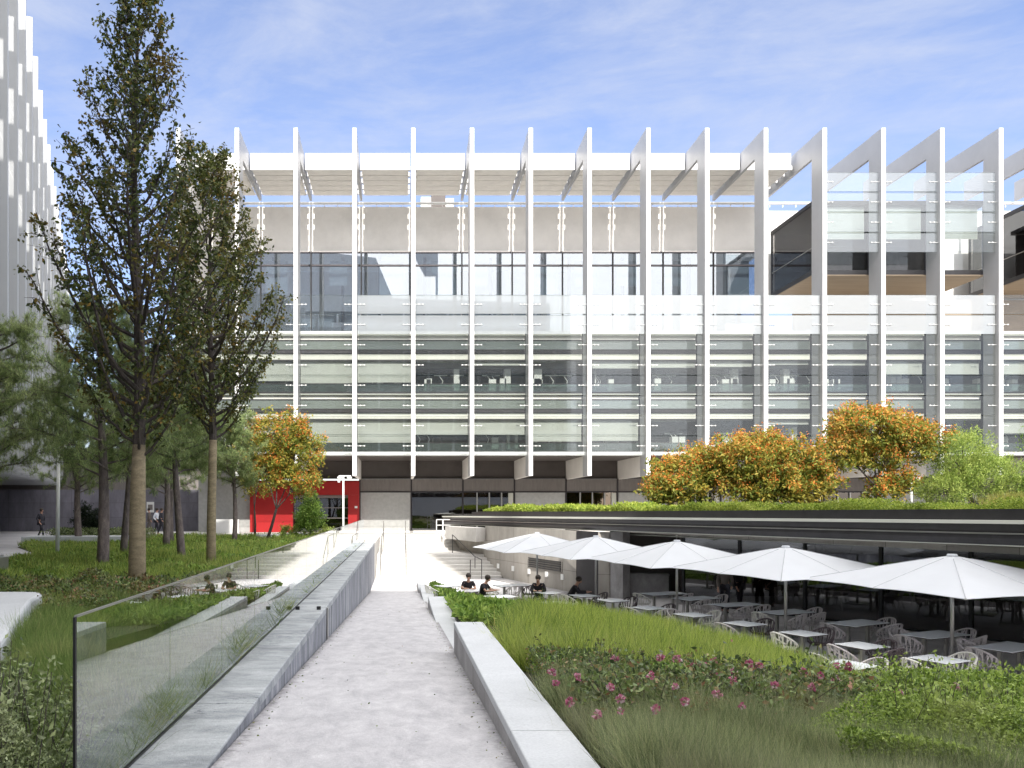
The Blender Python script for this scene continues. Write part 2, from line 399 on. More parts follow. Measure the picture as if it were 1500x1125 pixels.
def blades(rng, base, d, length, width):
    """bent blades: base pair, middle pair, tip  -> 3 triangles"""
    n = len(base); length = np.broadcast_to(length, (n,))[:, None]; width = np.broadcast_to(width, (n,))[:, None]
    a = rng.uniform(0, 2 * PI, n); w = np.stack([np.cos(a), np.sin(a), np.zeros(n)], 1) * width * 0.5
    mid = base + d * length * 0.55
    dd = d + rnd_dirs(rng, n) * 0.35; dd /= np.linalg.norm(dd, axis=1, keepdims=True)
    tip = mid + dd * length * 0.45
    V = np.stack([base - w, base + w, mid + w * 0.7, mid - w * 0.7, tip], 1).reshape(-1, 3)
    i = np.arange(n)[:, None] * 5
    Fc = np.concatenate([i + np.array([[0, 1, 2]]), i + np.array([[0, 2, 3]]), i + np.array([[3, 2, 4]])], 0)
    return V, Fc

def cat(parts):
    V = []; Fc = []; o = 0
    for v, f in parts:
        V.append(v); Fc.append(f + o); o += len(v)
    return np.concatenate(V), np.concatenate(Fc)
# ------------------------------------------------------------------ camera, light, sky
cam = bpy.data.cameras.new('camera'); camo = bpy.data.objects.new('camera', cam); COL.objects.link(camo)
camo.location = (0, 0, 0); camo.rotation_euler = (R(90), 0, 0)
cam.sensor_width = 36; cam.lens = F / 1500 * 36
cam.shift_x = (750 - VX) / 1500; cam.shift_y = (VY - 562.5) / 1500
cam.clip_start = 0.05; cam.clip_end = 5000
sc.camera = camo
SUN_EL, SUN_AZ = 37.0, 0.5     # azimuth: degrees to the right of straight behind the viewer
sd = Vector((math.sin(R(SUN_AZ)) * math.cos(R(SUN_EL)), -math.cos(R(SUN_AZ)) * math.cos(R(SUN_EL)), math.sin(R(SUN_EL))))
sl = bpy.data.lights.new('sun', 'SUN'); sl.energy = 2.4; sl.angle = R(0.5); sl.color = (1.0, 0.955, 0.89)
so = bpy.data.objects.new('sun', sl); COL.objects.link(so); so.location = (0, -40, 80)
so.rotation_euler = sd.to_track_quat('Z', 'Y').to_euler()
w = bpy.data.worlds.new('World'); sc.world = w; w.use_nodes = True
nt = w.node_tree; nt.nodes.clear()
wo = nt.nodes.new('ShaderNodeOutputWorld'); bg = nt.nodes.new('ShaderNodeBackground')
sky = nt.nodes.new('ShaderNodeTexSky'); sky.sky_type = 'NISHITA'; sky.sun_disc = False
sky.sun_elevation = R(SUN_EL); sky.sun_rotation = R(180 - SUN_AZ); sky.air_density = 1.0; sky.dust_density = 0.7; sky.ozone_density = 2.5
tc = nt.nodes.new('ShaderNodeTexCoord')
mp = nt.nodes.new('ShaderNodeMapping'); mp.inputs['Scale'].default_value = (1.2, 1.2, 4.2); mp.inputs['Rotation'].default_value = (0, R(14), R(20))
nt.links.new(tc.outputs['Generated'], mp.inputs[0])
c1 = noise(nt, mp.outputs[0], 1.7, 9, 0.6, 0.9)
c2 = noise(nt, mp.outputs[0], 6.0, 8, 0.7, 0.5)
cm = nd(nt, 'ShaderNodeMath', operation='MULTIPLY_ADD'); nt.links.new(c2, cm.inputs[0]); cm.inputs[1].default_value = 0.35; nt.links.new(c1, cm.inputs[2])
cf = ramp(nt, cm.outputs[0], [(0.48, (0.02, 0.02, 0.02)), (0.62, (0.2, 0.2, 0.2)), (0.82, (0.62, 0.62, 0.62))])
tinted = mixc(nt, 1.0, sky.outputs[0], (0.66, 0.61, 0.68), 'MULTIPLY')
mixed = mixc(nt, cf, tinted, (1.9, 2.05, 2.45))
# unseen bright cloud added overhead and behind the viewer to lift the shade
sx = nt.nodes.new('ShaderNodeSeparateXYZ'); nt.links.new(tc.outputs['Generated'], sx.inputs[0])
hi = nd(nt, 'ShaderNodeMath', operation='MULTIPLY_ADD'); nt.links.new(c1, hi.inputs[0]); hi.inputs[1].default_value = 0.5; nt.links.new(sx.outputs[2], hi.inputs[2])
bk = nd(nt, 'ShaderNodeMath', operation='MULTIPLY_ADD'); nt.links.new(sx.outputs[1], bk.inputs[0]); bk.inputs[1].default_value = -0.35; nt.links.new(hi.outputs[0], bk.inputs[2])
cover = ramp(nt, bk.outputs[0], [(0.60, (0, 0, 0)), (0.85, (0.85, 0.85, 0.85))])
mixed = mixc(nt, cover, mixed, (9.2, 9.0, 8.7))
nt.links.new(mixed, bg.inputs[0]); bg.inputs[1].default_value = 0.15
nt.links.new(bg.outputs[0], wo.inputs[0])
sc.view_settings.view_transform = 'Standard'; sc.view_settings.look = 'None'; sc.view_settings.exposure = 1.36; sc.view_settings.gamma = 1.0
sc.cycles.max_bounces = 8; sc.cycles.transparent_max_bounces = 24; sc.cycles.diffuse_bounces = 4; sc.cycles.glossy_bounces = 4
sc.cycles.caustics_reflective = False; sc.cycles.caustics_refractive = False
sc.cycles.use_denoising = True

# ------------------------------------------------------------------ ground, ramp, patio, plaza, steps
ZP = -1.87       # upper plaza level
ZT = -3.75       # sunken patio level
def ramp_z(y): return -1.5 - 0.065 * y
RAMP_END = (abs(ZT) - 1.5) / 0.065

g = MB()
g.box(-1500, -1.99, -400, 49.2, ZP - 0.6, ZP - 0.03)
g.box(-1500, 1500, 49.2, 3000, ZP - 0.6, ZP - 0.03)
g.box(-1.99, 1500, -400, -6, ZP - 0.6, ZP - 0.03)
struct(g.build('ground', 'far_ground', local=True))
g = MB(); g.box(-1.4, 30, 2, 52, ZT - 0.4, ZT)
struct(g.build('patio_floor', 'patio', local=True))
g = MB(); g.prism([(-1.36, -6), (0.86, -6), (0.86, RAMP_END + .3), (-1.36, RAMP_END + .3)], ZT - 0.35, lambda p: ramp_z(p[1]) + 0.004)
struct(g.build('ramp_path', 'ramp', local=True))
# plaza (upper level sheet) in front of the office building and left paving
g = MB(); g.box(-18, 34, 49.23, 57.6, ZP - 0.2, ZP)
g.box(-18, -1.98, 43.5, 49.21, ZP - 0.2, ZP + 0.002)
struct(g.build('plaza', 'plaza', local=True))
g = MB(); g.box(-70, -9, -20, 59.9, ZP - 0.2, ZP - 0.008)
struct(g.build('pavement', 'paving_left', local=True))
g = MB(); z = ZT
X0, X1 = -1.34, 5.2
for i in range(7):
    g.box(X0, X1, 40.7 + i * .42, 48.5, z, z + .16 - (0.0 if i else 0)); z += .16
y = 47.2
for i in range(5):
    g.box(X0, X1 + 4, y, 49.22, z, z + .152); z += .152; y += .4
struct(g.build('steps', 'step_conc', local=True))
# side wall of the steps on the left
# ------------------------------------------------------------------ ledge wall left of the ramp with the glass railing
zt = -1.83
lw = thing('retaining_wall', (-1.7, 18, ZT), 'long grey stone ledge wall beside the ramp, carrying the glass railing', 'wall')
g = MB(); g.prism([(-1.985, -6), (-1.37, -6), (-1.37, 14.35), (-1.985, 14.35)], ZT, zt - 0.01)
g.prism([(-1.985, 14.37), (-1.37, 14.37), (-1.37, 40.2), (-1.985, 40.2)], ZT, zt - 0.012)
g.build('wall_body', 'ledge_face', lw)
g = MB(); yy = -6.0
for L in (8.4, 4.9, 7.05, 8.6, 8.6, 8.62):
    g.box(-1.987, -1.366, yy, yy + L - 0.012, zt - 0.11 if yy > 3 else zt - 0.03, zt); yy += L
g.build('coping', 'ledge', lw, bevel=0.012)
g = MB(); g.box(-1.362, -1.34, 14.3, 14.42, ramp_z(14.3), zt - 0.02); g.build('joint_profile', 'steel', lw)
g = MB(); g.box(-1.99, -1.36, 40.22, 49.2, ZT, ZP - 0.004)
tag(g.build('step_wall', 'step_conc'), 'low pale wall closing the left end of the white steps', 'wall')
# small black cube fittings on the ledge
for i, (px, py) in enumerate(((436, 893), (467, 893))):
    d = F * 1.83 / (py - VY); x = (px - VX) / F * d
    g = MB(); g.box(x - .035, x + .035, d - .03, d + .03, zt + .001, zt + .06); g.box(x - .022, x + .022, d - .034, d - .03, zt + .012, zt + .05)
    tag(g.build('ledge_light', 'black', bevel=0.005), ['small black cube light on the ledge, the one against the glass', 'small black cube light on the ledge, the one nearer the ramp'][i], 'light', 'cube lights on the stone ledge')
rl = thing('glass_railing', (-1.92, 20, zt), 'frameless glass railing standing on the stone ledge beside the ramp', 'railing')
g = MB(); g.box(-1.932, -1.908, 4.6, 40.1, zt, zt + .018); g.build('base_channel', 'black', rl)
g = MB(); g.box(-1.928, -1.912, 4.605, 4.622, zt, -.65); g.build('end_post', 'black', rl)
y = 4.63
while y < 40:
    g = MB(); y1 = min(y + 1.87, 40.0); g.box(-1.926, -1.914, y, y1 - .012, zt + .03, -.655)
    g.build('glass_pane', 'rail_glass', rl); y = y1
g = MB(); g.box(-1.93, -1.91, 4.63, 40.0, -.654, -.642); g.build('top_rail', 'steel', rl)

# ------------------------------------------------------------------ low walls right of the ramp
def low_wall(x0, x1, y0, y1, zt0, zt1, label, joints=()):
    t = thing('low_wall', ((x0 + x1) / 2, y0, ramp_z(y1)), label, 'wall', 'low concrete walls stepping down beside the ramp')
    zf = lambda p: zt0 + (zt1 - zt0) * (p[1] - y0) / (y1 - y0)
    g = MB(); ys = [y0] + list(joints) + [y1]
    for a, b in zip(ys[:-1], ys[1:]):
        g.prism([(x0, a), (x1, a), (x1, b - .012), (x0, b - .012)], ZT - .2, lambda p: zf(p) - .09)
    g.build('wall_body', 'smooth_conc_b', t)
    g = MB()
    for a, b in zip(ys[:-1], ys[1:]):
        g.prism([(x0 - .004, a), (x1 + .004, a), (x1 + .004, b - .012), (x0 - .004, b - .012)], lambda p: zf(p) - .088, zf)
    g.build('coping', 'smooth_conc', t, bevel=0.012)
    return t
low_wall(.83, 1.28, -4, 12.4, -1.50, -1.82, 'nearest and largest low concrete wall right of the ramp', (-1, 5.95))
low_wall(.80, 1.30, 13.6, 23.6, -2.66, -2.70, 'second low concrete wall right of the ramp, tapering into it')
low_wall(.76, 1.2, 24.2, 32.2, -3.22, -3.26, 'third low concrete wall right of the ramp, near the patio')
low_wall(.72, 1.1, 32.8, 37.2, -3.42, -3.42, 'farthest and smallest low concrete wall at the foot of the ramp')

# concrete bench wall at the left edge
bw = thing('concrete_bench', (-5, 9.5, -1.9), 'pale rounded concrete bench wall at the left edge, ending in a smooth nose', 'bench')
ed = [(-6.35, 13.3), (-6.1, 13.25), (-5.95, 13.0), (-5.75, 12.2), (-4.35, 8.6), (-2.8, 4.6), (-5.2, 3.2), (-8.2, 6.5), (-9.5, 13.1), (-8.5, 13.35)]
g = MB(); g.prism(ed, -2.2, -1.44); g.build('bench_block', 'smooth_conc', bw, bevel=0.05)
# low block by the paving
g = MB(); g.prism([(-17.6, 36.3), (-12.6, 37.2), (-12.6, 38.4), (-17.8, 38.0)], -1.9, -1.40)
tag(g.build('planter_curb', 'smooth_conc', bevel=.03), 'low grey concrete curb block at the edge of the tree bed', 'curb')
g = MB(); g.box(-10.6, -9.95, 19.3, 19.9, ZP, ZP + .62); g.box(-10.52, -10.03, 19.38, 19.82, ZP + .62, ZP + .66)
tag(g.build('litter_bin', 'steel', bevel=.02), 'grey metal litter bin at the far left edge of the paving', 'bin')
g = MB(); g.prism([(-7.9, 42.5), (-5.3, 45.5), (-5.0, 45.2), (-7.6, 42.2)], ZP, ZP + .35); 
tag(g.build('planter_edge', 'smooth_conc', bevel=.02), 'low white planter edge before the red entrance box', 'curb')
# ------------------------------------------------------------------ office building
S = 3.82; XF0 = -10.69; FD = 51.0; GD = 52.6; UD = 59.6; WD = 57.7
XL = XF0 - S - 0.4; KS = list(range(-1, 17)); XR = XF0 + S * 16 + 0.3
ob = thing('office_building', (15, 56, ZP), 'long white office building with tall vertical fins and glass louvers', 'building')
def fx(k): return XF0 + S * k
# fin shared mesh (blade + top beam + foot plate)
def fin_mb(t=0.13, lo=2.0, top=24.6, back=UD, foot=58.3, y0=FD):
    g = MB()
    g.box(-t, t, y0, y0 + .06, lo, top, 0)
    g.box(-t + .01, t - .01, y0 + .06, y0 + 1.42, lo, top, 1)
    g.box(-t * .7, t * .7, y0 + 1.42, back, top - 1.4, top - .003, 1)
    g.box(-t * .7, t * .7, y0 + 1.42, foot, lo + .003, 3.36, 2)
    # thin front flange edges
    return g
base = OFF[ob.name]
f0 = None
for k in KS:
    if f0 is None:
        g = fin_mb(); g.v = [(x + base[0], y, z) for x, y, z in g.v]
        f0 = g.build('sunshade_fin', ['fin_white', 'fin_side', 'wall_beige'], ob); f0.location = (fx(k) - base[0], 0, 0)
    else:
        o = f0.copy(); COL.objects.link(o); o.parent = ob; o.location = (fx(k) - base[0], 0, 0)
# glass louvers between fins, with their small arms
def louver_mb():
    g = MB(); a = 0.19; b = S - 0.19
    g.box(a, b, 51.28, 51.3, -.61, .61, 0)
    g.box(a, b, 51.278, 51.302, .605, .62, 2); g.box(a, b, 51.278, 51.302, -.62, -.605, 2)
    for x0, sg in ((0.13, 1), (S - .13, -1)):
        g.tube([(x0, 51.25, 0), (x0 + sg * .55, 51.25, 0)], .015, 5, 1)
        for q in (.24, .5):
            g.ellipsoid((x0 + sg * q, 51.25, 0), (.055, .04, .045), 6, 4, 1)
    return g
zs = [13.2 - 1.32 * j for j in range(8)]
up = [21.2, 19.88, 18.56, 17.24]
slots = [(k, z, 0) for k in range(0, 15) for z in zs] + [(k, z, 1) for k in (10, 11, 12, 14) for z in up] + [(-1, z, 0) for z in zs]
slots.sort(key=lambda q: abs(q[0] - 7) + (0 if q[0] >= 1 else 20))
lt = {}
lm = louver_mb()
for i, (k, z, u) in enumerate(slots[:99]):
    tone = 'louver_glass_c' if z > 16 else 'louver_glass_b' if z > 11 else 'louver_glass'
    if tone not in lt:
        g = MB(); g.v = [(x + base[0], y, q + base[2]) for x, y, q in lm.v]; g.f = lm.f; g.m = lm.m
        o = g.build('glass_louver', [tone, 'white', 'green_glass'], ob); lt[tone] = o
    else:
        o = lt[tone].copy(); COL.objects.link(o); o.parent = ob
    o.location = (fx(k) - base[0], 0, z - base[2])
rest = MB()
for (k, z, u) in slots[99:]:
    rest.add([(x + fx(k), y, q + z) for x, y, q in lm.v], lm.f); rest.m[-len(lm.f):] = lm.m
o = rest.build('outer_glass_louvers', ['louver_glass', 'white', 'green_glass'], ob); o['kind'] = 'stuff'

# floors, slab edges, soffit, side walls
g = MB()
for z in (3.42, 7.45, 11.42):
    g.box(XL, XR, GD + .2, 64, z - .34 if z > 4 else z, z + (.12 if z > 4 else .16))
g.box(XL, XR, GD + .25, 63, 11.541, 11.56, 1)
g.box(XL, XL + .4, GD, 66, 3.5, 22.9); g.box(XR, XR + .3, GD, 66, 3.5, 22.9)
g.build('floor_slab', ['wall_beige', 'gravel'], ob)
g = MB(); g.box(XL, XR, GD - .7, GD + .2, 3.40, 3.62); g.build('slab_edge', 'fin_white', ob)
g = MB(); g.box(XL, XR, GD + .21, 64, 3.36, 3.419); g.build('soffit', 'soffit_brown', ob)
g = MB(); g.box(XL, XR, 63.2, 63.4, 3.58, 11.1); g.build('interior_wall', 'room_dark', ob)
# upper storey back wall
g = MB(); g.box(XL, fx(10) + 0.0, UD + .25, UD + .6, 19.35, 22.85)
g.build('upper_wall', 'wall_beige', ob)
g = MB(); g.box(fx(10), XR, UD + .5, UD + .9, 15.0, 22.6); g.build('terrace_back_wall', 'white', ob)
g = MB(); g.box(XL, XR, UD + .7, 66, 22.4, 22.7); g.build('roof', 'wall_beige', ob)
g = MB(); g.tube([(XL, UD + .35, 23.15), (XR, UD + .35, 23.15)], .11, 8)
for k in range(0, 62): g.box(XL + k, XL + k + .05, UD + .32, UD + .38, 22.85, 23.1)
g.build('parapet_rail', 'white', ob)
# canopy louvers between fins
for k in range(-1, 10):
    f = MB(); x0, x1 = fx(k) + .28, fx(k + 1) - .28
    if k == 9: x1 = fx(9) + 3.3
    f.box(x0 - .1, x1 + .1, 54.6, 54.68, 23.42, 24.57)
    if k == -1: pass
    f.box(x0, x1, 54.68, 59.25, 24.1, 24.2)
    y = 54.7
    while y < 59.1:
        f.box(x0, x1, y + .02, y + .86, 23.44, 23.50, 1); y += .9
    for yy in (54.95, 56.0, 57.1, 58.2, 59.1):
        for xx, s_ in ((fx(k) + .15, 1), (fx(k + 1) - .15, -1)):
            f.box(min(xx, xx + s_ * .14), max(xx, xx + s_ * .14), yy, yy + .22, 23.56, 23.85)
    f.build('canopy', ['fin_white', 'canopy_slat'], ob)
# rooftop machine
mu = thing('rooftop_unit', ((638 - VX) / F * 61.5, 61.5, 22.7), 'brown and white air handling box on the office roof behind the parapet', 'machine')
cx = (638 - VX) / F * 61.5
g = MB(); g.box(cx - .35, cx + .75, 61.0, 62, 22.71, 24.35); g.build('brown_casing', 'soffit_brown', mu, bevel=.03)
g = MB(); g.box(cx - 1.15, cx - .36, 61.1, 61.9, 22.71, 24.1); g.build('white_casing', 'white', mu, bevel=.03)
g = MB(); g.box(cx + .76, cx + 1.4, 61.1, 61.9, 22.71, 24.0); g.build('white_casing', 'white', mu, bevel=.03)

# clerestory windows at the terrace
rng = random.Random(4)
for k in range(-1, 10):
    xa = fx(k) + .06; xb = fx(k + 1) - .06
    wnd = MB(); 
    wnd.box(xa - .06, xa, UD - .02, UD + .22, 11.6, 19.35); wnd.box(xa, xb, UD - .02, UD + .2, 19.25, 19.35); wnd.box(xa, xb, UD - .02, UD + .2, 18.25, 18.37)
    wo_ = wnd.build('terrace_window', 'mullion', ob)
    p = MB(); p.box(xa, xb, UD + .05, UD + .08, 11.6, 18.25); p.build('pane', 'sky_glass', wo_)
    p = MB(); p.box(xa, xb, UD + .05, UD + .08, 18.37, 19.25); p.build('top_pane', 'sky_glass', wo_)
    q = MB(); x = xa + rng.uniform(.4, 2.6); q.box(x, x + .22, UD + 1.2, UD + 1.45, 11.6, 19.3); q.build('column', 'mullion', wo_)
    q = MB(); x = xa + rng.uniform(.2, 1.6); q.box(x, x + rng.uniform(1.2, 2.0), UD + .8, UD + .82, rng.choice((15.4, 16.2, 17)), 18.9); q.build('blind', 'blind', wo_)
g = MB(); g.box(XL, fx(10), UD + 5, UD + 5.2, 11.6, 19.35); g.box(XL, fx(10), UD + .3, UD + 5, 19.36, 19.5)
g.build('gallery_wall', 'wall_beige', ob)
g = MB(); g.box(XL, XR, GD - .02, GD + .1, 11.55, 11.75); 
g.build('terrace_curb', 'white', ob)

# inner glazing: two storeys, one window per bay
for k in range(-1, 15):
    for zb in (3.62, 7.59):
        xa = fx(k) + .02; xb = fx(k + 1) - .02
        r = MB()
        r.box(xa, xb, GD + .0, GD + .1, zb - .02, zb + .1); r.box(xa, xb, GD, GD + .1, zb + 2.88, zb + 2.94)
        r.box(xa, xb, GD, GD + .1, zb + 3.5, zb + 3.58); r.box(xa, xb, GD - .01, GD + .1, zb + 2.17, zb + 2.25); r.box(xa, xb, GD, GD + .1, zb + .63, zb + .66)
        r.box(xa, xb, GD + .02, GD + .09, zb + 2.66, zb + 2.86)
        r.box(xb - .10, xb, GD - .06, GD + .1, zb, zb + 3.95)
        wo_ = r.build('window', 'mullion', ob)
        p = MB(); p.box(xa, xb - .1, GD + .04, GD + .06, zb + .65, zb + 2.62); p.build('pane', 'office_glass', wo_)
        p = MB(); p.box(xa, xb - .1, GD + .03, GD + .05, zb + .1, zb + .63); p.build('lower_pane', 'green_glass', wo_)
        p = MB(); p.box(xa, xb - .1, GD + .03, GD + .05, zb + 2.94, zb + 3.5); p.build('spandrel', 'spandrel_glass', wo_)
        p = MB(); p.box(xa, xb - .1, GD + .03, GD + .16, zb + 2.26, zb + 2.6); p.build('light_shelf', 'cream', wo_)
        p = MB(); p.box(xa, xb - .1, GD + .0, GD + .08, zb + 3.86, zb + 3.95); p.build('sill', 'cream', wo_)
        drop = {(1, 7.59): 1.5, (2, 7.59): 1.45, (0, 7.59): 1.35, (3, 7.59): .1, (4, 7.59): .3, (5, 7.59): .08, (6, 7.59): .5, (7, 7.59): .45, (8, 7.59): .4, (9, 7.59): .25,
                (0, 3.62): 1.0, (1, 3.62): 1.55, (2, 3.62): 1.55, (3, 3.62): 1.0, (4, 3.62): 1.0, (5, 3.62): 1.45, (6, 3.62): 1.4, (7, 3.62): .1, (8, 3.62): .05}.get((k, zb), rng.choice((.05, .3, .9)))
        p = MB(); p.box(xa, xb - .1, GD + .2, GD + .22, zb + 2.2 - drop, zb + 2.2)
        if drop > 1.2: p.box(xa + 1.7, xa + 1.72, GD + .19, GD + .2, zb + 2.2 - drop, zb + 1.4)
        p.build('roller_blind', 'blind', wo_)
        # office contents near the glass
        p = MB()
        for q in range(rng.choice((2, 3, 3))):
            x = xa + rng.uniform(.2, 3.0); h = rng.choice((.5, .55, 1.2)); 
            p.box(x, x + rng.uniform(.35, .55), GD + 1.0, GD + 1.5, zb + .35, zb + .6 + h)
        p.box(xa + .1, xb - .2, GD + 1.4, GD + 2.1, zb + .72, zb + .78)
        for q in range(2):
            x = xa + rng.uniform(.3, 3.2); p.tube([(x, GD + 1.2, zb + .7), (x + .1, GD + 1.2, zb + 1.0), (x - .15, GD + 1.2, zb + 1.35)], .03, 5)
            p.box(x - .5, x + .4, GD + 1.2, GD + 1.3, zb + 1.36, zb + 1.42)
        p.build('office_furniture', 'white', wo_)

# projecting glass meeting rooms on the right
def meet(x0, x1, cut):
    t = MB(); y0 = 52.62; y1 = 58.6; z0 = 15.55; z1 = 20.5
    t.box(x0, x1, y0, y1, z1 - .28, z1); t.box(x0, x1, y0, y1, z0, z0 + .30)
    t.box(x0, x0 + .16, y0, y0 + .16, z0 + .3, z1 - .28); t.box(x1 - .16, x1, y0, y0 + .16, z0 + .3, z1 - .28)
    t.box(x0 + .02, x0 + .12, y1 - .16, y1, z0 + .3, z1 - .28)
    for k in range(17):
        if x0 + .4 < fx(k) < x1 - .3: t.box(fx(k) - .06, fx(k) + .04, y0 + .02, y0 + .1, z0 + .3, z1 - .28)
    r = t.build('meeting_room', 'dark_metal', ob)
    p = MB(); p.box(x0 + .16, x1 - .16, y0 + .04, y0 + .06, z0 + .3, z1 - .28); p.build('front_pane', 'office_glass', r)
    p = MB(); p.box(x0 + .04, x0 + .06, y0 + .16, y1 - .16, z0 + .3, z1 - .28); p.build('side_pane', 'dark_glass', r)
    p = MB(); p.box(x0 + .02, x1, y0 + .02, y1, z0 - .05, z0 - .003); p.build('underside', 'soffit_wood', r)
    p = MB()
    x = x0 + .3
    while x < x1 - 1:
        p.box(x, min(x + 3.3, x1 - .3), y0 + .25, y0 + .27, z1 - 1.8 - (.7 if int(x) % 2 else 0), z1 - .35); x += S
    p.build('roller_blind', 'blind', r)
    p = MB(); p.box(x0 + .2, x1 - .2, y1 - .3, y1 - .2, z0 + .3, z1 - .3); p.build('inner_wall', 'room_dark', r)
    p = MB(); p.tube([(x0 + .02, y0 + .1, z0 + 1.8), (x0 + .02, y1 - .2, z0 + 1.8)], .03, 5); p.build('handrail', 'steel', r)
meet(27.55, 39.2, 0); meet(42.3, 48.5, 0)
# recessed storey under the meeting rooms
g = MB(); g.box(fx(10) + 1.6, XR, 58.2, 58.5, 11.6, 15.3); g.build('recess_wall', 'soffit_wood', ob)
g = MB(); g.box(fx(10) - .2, fx(10) + .0, UD - 6.8, UD, 11.6, 11.9); g.build('terrace_step', 'white', ob)

# ground floor: strip panels, doors, screens
g = MB(); g.box(XL, XR, WD + .3, WD + .5, 2.05, 3.36); g.build('dark_fascia', 'soffit_brown', ob)
gx = [(527 - VX) / F * WD + 3.79 * i for i in range(-1, 15)]
kinds = ['none', 'screen', 'door', 'glass', 'screen', 'glass', 'screen', 'glass', 'screen', 'glass', 'glass', 'screen', 'glass', 'glass', 'screen']
for i in range(len(gx) - 1):
    if kinds[i] == 'none': continue
    xa, xb = gx[i], gx[i + 1]
    g = MB(); g.box(xa + .05, xb - .02, WD, WD + .25, 1.12, 2.03); g.build('strip_panel', 'strip_panel', ob)
    g = MB(); g.box(xa - .05, xa + .05, WD - .05, WD + .25, ZP, 2.04); g.box(xa + .05, xb - .05, WD - .04, WD + .2, 1.03, 1.12); g.build('door_frame', 'mullion', ob)
    if kinds[i] == 'screen':
        g = MB(); g.box(xa + .06, xb - .06, WD + .02, WD + .1, ZP, 1.03); g.build('perforated_screen', 'mesh_panel', ob)
    else:
        g = MB(); g.box(xa + .06, xb - .06, WD + .1, WD + .13, ZP, 1.03); d = g.build('entrance_door', 'dark_glass', ob)
        if kinds[i] == 'glass':
            g = MB()
            for x in (xa + 1.0, xa + 1.9, xa + 2.8): g.box(x, x + .09, WD + .0, WD + .14, ZP, 1.03)
            g.box(xa + 2.0, xa + 2.8, WD + .02, WD + .1, ZP + 1.1, ZP + 1.16)
            g.build('door_stile', 'steel', d)
            g = MB(); g.box(xb - .45, xb - .1, WD - .02, WD + .06, ZP + .1, 1.0); g.build('white_panel', 'cream', d)
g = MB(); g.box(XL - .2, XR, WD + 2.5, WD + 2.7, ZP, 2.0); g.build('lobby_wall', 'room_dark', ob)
g = MB(); g.box(gx[1] + .0, XR, 56.2, WD, ZP + .001, ZP + .12); g.build('threshold', 'wall_beige', ob)
# lobby display seen through the door
g = MB(); xq = (628 - VX) / F * 59; 
for q in range(7): g.ellipsoid((xq + (q - 3) * .28, 59, ZP + .85 + .06 * math.sin(q * 2)), (.25, .1, .12 + .04 * (q % 3)), 8, 5)
tag(g.build('lobby_sculpture', 'white'), 'pale lumpy sculpture seen through the dark entrance glass', 'sculpture')

# red entrance box
xa, xb = (366 - VX) / F * 57.2, (526 - VX) / F * 57.2
oa, oc = (429 - VX) / F * 57.2, (510 - VX) / F * 57.2
rb = thing('entrance_box', ((xa + xb) / 2, 57, ZP), 'bright red lacquered entrance box on the ground floor of the office building', 'entrance')
y0 = 57.2; zt_ = (VY - 705) / F * y0; zo = (VY - 725) / F * y0
g = MB(); g.box(xa, xb, y0, WD + 1, zo, zt_); g.box(xa, oa, y0, WD + 1, ZP, zo - .003); g.box(oc, xb, y0, WD + 1, ZP, zo - .003)
for x in (xa + 1.1, xa + 2.2): g.box(x, x + .02, y0 - .006, y0 - .001, ZP, zt_)
g.build('red_shell', 'red', rb)
g = MB(); g.box(oa + .01, oc - .01, y0 + .4, y0 + .44, ZP, zo - .1); d = g.build('glass_front', 'dark_glass', rb)
g = MB(); g.box(oa, oc, y0 + .3, y0 + .38, zo - .22, zo - .02)
for z in (ZP + 1.0, ZP + 1.75): g.box(oa, oc, y0 + .33, y0 + .38, z, z + .06)
g.build('crossbar', 'strip_panel', d)
g = MB(); g.box(xb - .32, xb - .12, y0 - .012, y0, ZP + 1.75, ZP + 1.9); g.build('notice', 'white', rb)
# left ground floor part hidden behind trees
g = MB(); g.box(XL, xa, WD, WD + .3, ZP, 3.36); g.build('left_ground_wall', 'mesh_panel', ob)

# ------------------------------------------------------------------ left building with fins
M['fin_building'] = pbr('satin_grey_metal', (0.46, 0.465, 0.475), 0.45, 0.05, 0.6)
lb = thing('fin_building', (-24, 50, ZP), 'pale grey building of tall overlapping vertical fins behind the trees', 'building')
o0 = (-18.6, 39.6); du = (-1.33 / 3.725, 3.48 / 3.725); dn = (du[1], -du[0])   # along the face, outward
f1 = None
g = MB(); b1 = OFF[lb.name]
def quadbox(g, s0, s1, n0, n1, z0, z1, origin=(0, 0)):
    q = [(origin[0] + du[0] * s + dn[0] * n, origin[1] + du[1] * s + dn[1] * n) for s, n in ((s0, n0), (s1, n0), (s1, n1), (s0, n1))]
    g.prism(q, z0, z1)
quadbox(g, -.15, .15, -1.42, 0, 2.0, 24.6, b1[:2]); quadbox(g, -.1, .1, -9, -1.421, 23.2, 24.597, b1[:2]); quadbox(g, -.1, .1, -8, -1.421, 2.003, 3.3, b1[:2])
for k in range(-9, 14):
    if f1 is None: f1 = g.build('sunshade_fin', 'fin_building', lb); o = f1
    else: o = f1.copy(); COL.objects.link(o); o.parent = lb
    o.location = (o0[0] + k * 3.725 * du[0] - b1[0], o0[1] + k * 3.725 * du[1] - b1[1], 0)
g = MB(); quadbox(g, -34, 50, -12, -1.6, 3.3, 14.5, o0); quadbox(g, -34, 50, -18, -9, 14.5, 22.8, o0); g.build('main_block', 'grey_cladding', lb)
g = MB(); quadbox(g, -34, 50, -8, -1.45, 3.05, 3.29, o0); g.build('floor_edge', 'fin_white', lb)
g = MB(); quadbox(g, -34, 50, -14, -1.6, 2.9, 3.04, o0); g.build('soffit', 'soffit_brown', lb)
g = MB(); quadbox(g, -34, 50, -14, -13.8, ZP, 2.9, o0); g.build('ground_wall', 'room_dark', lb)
lv = MB(); 
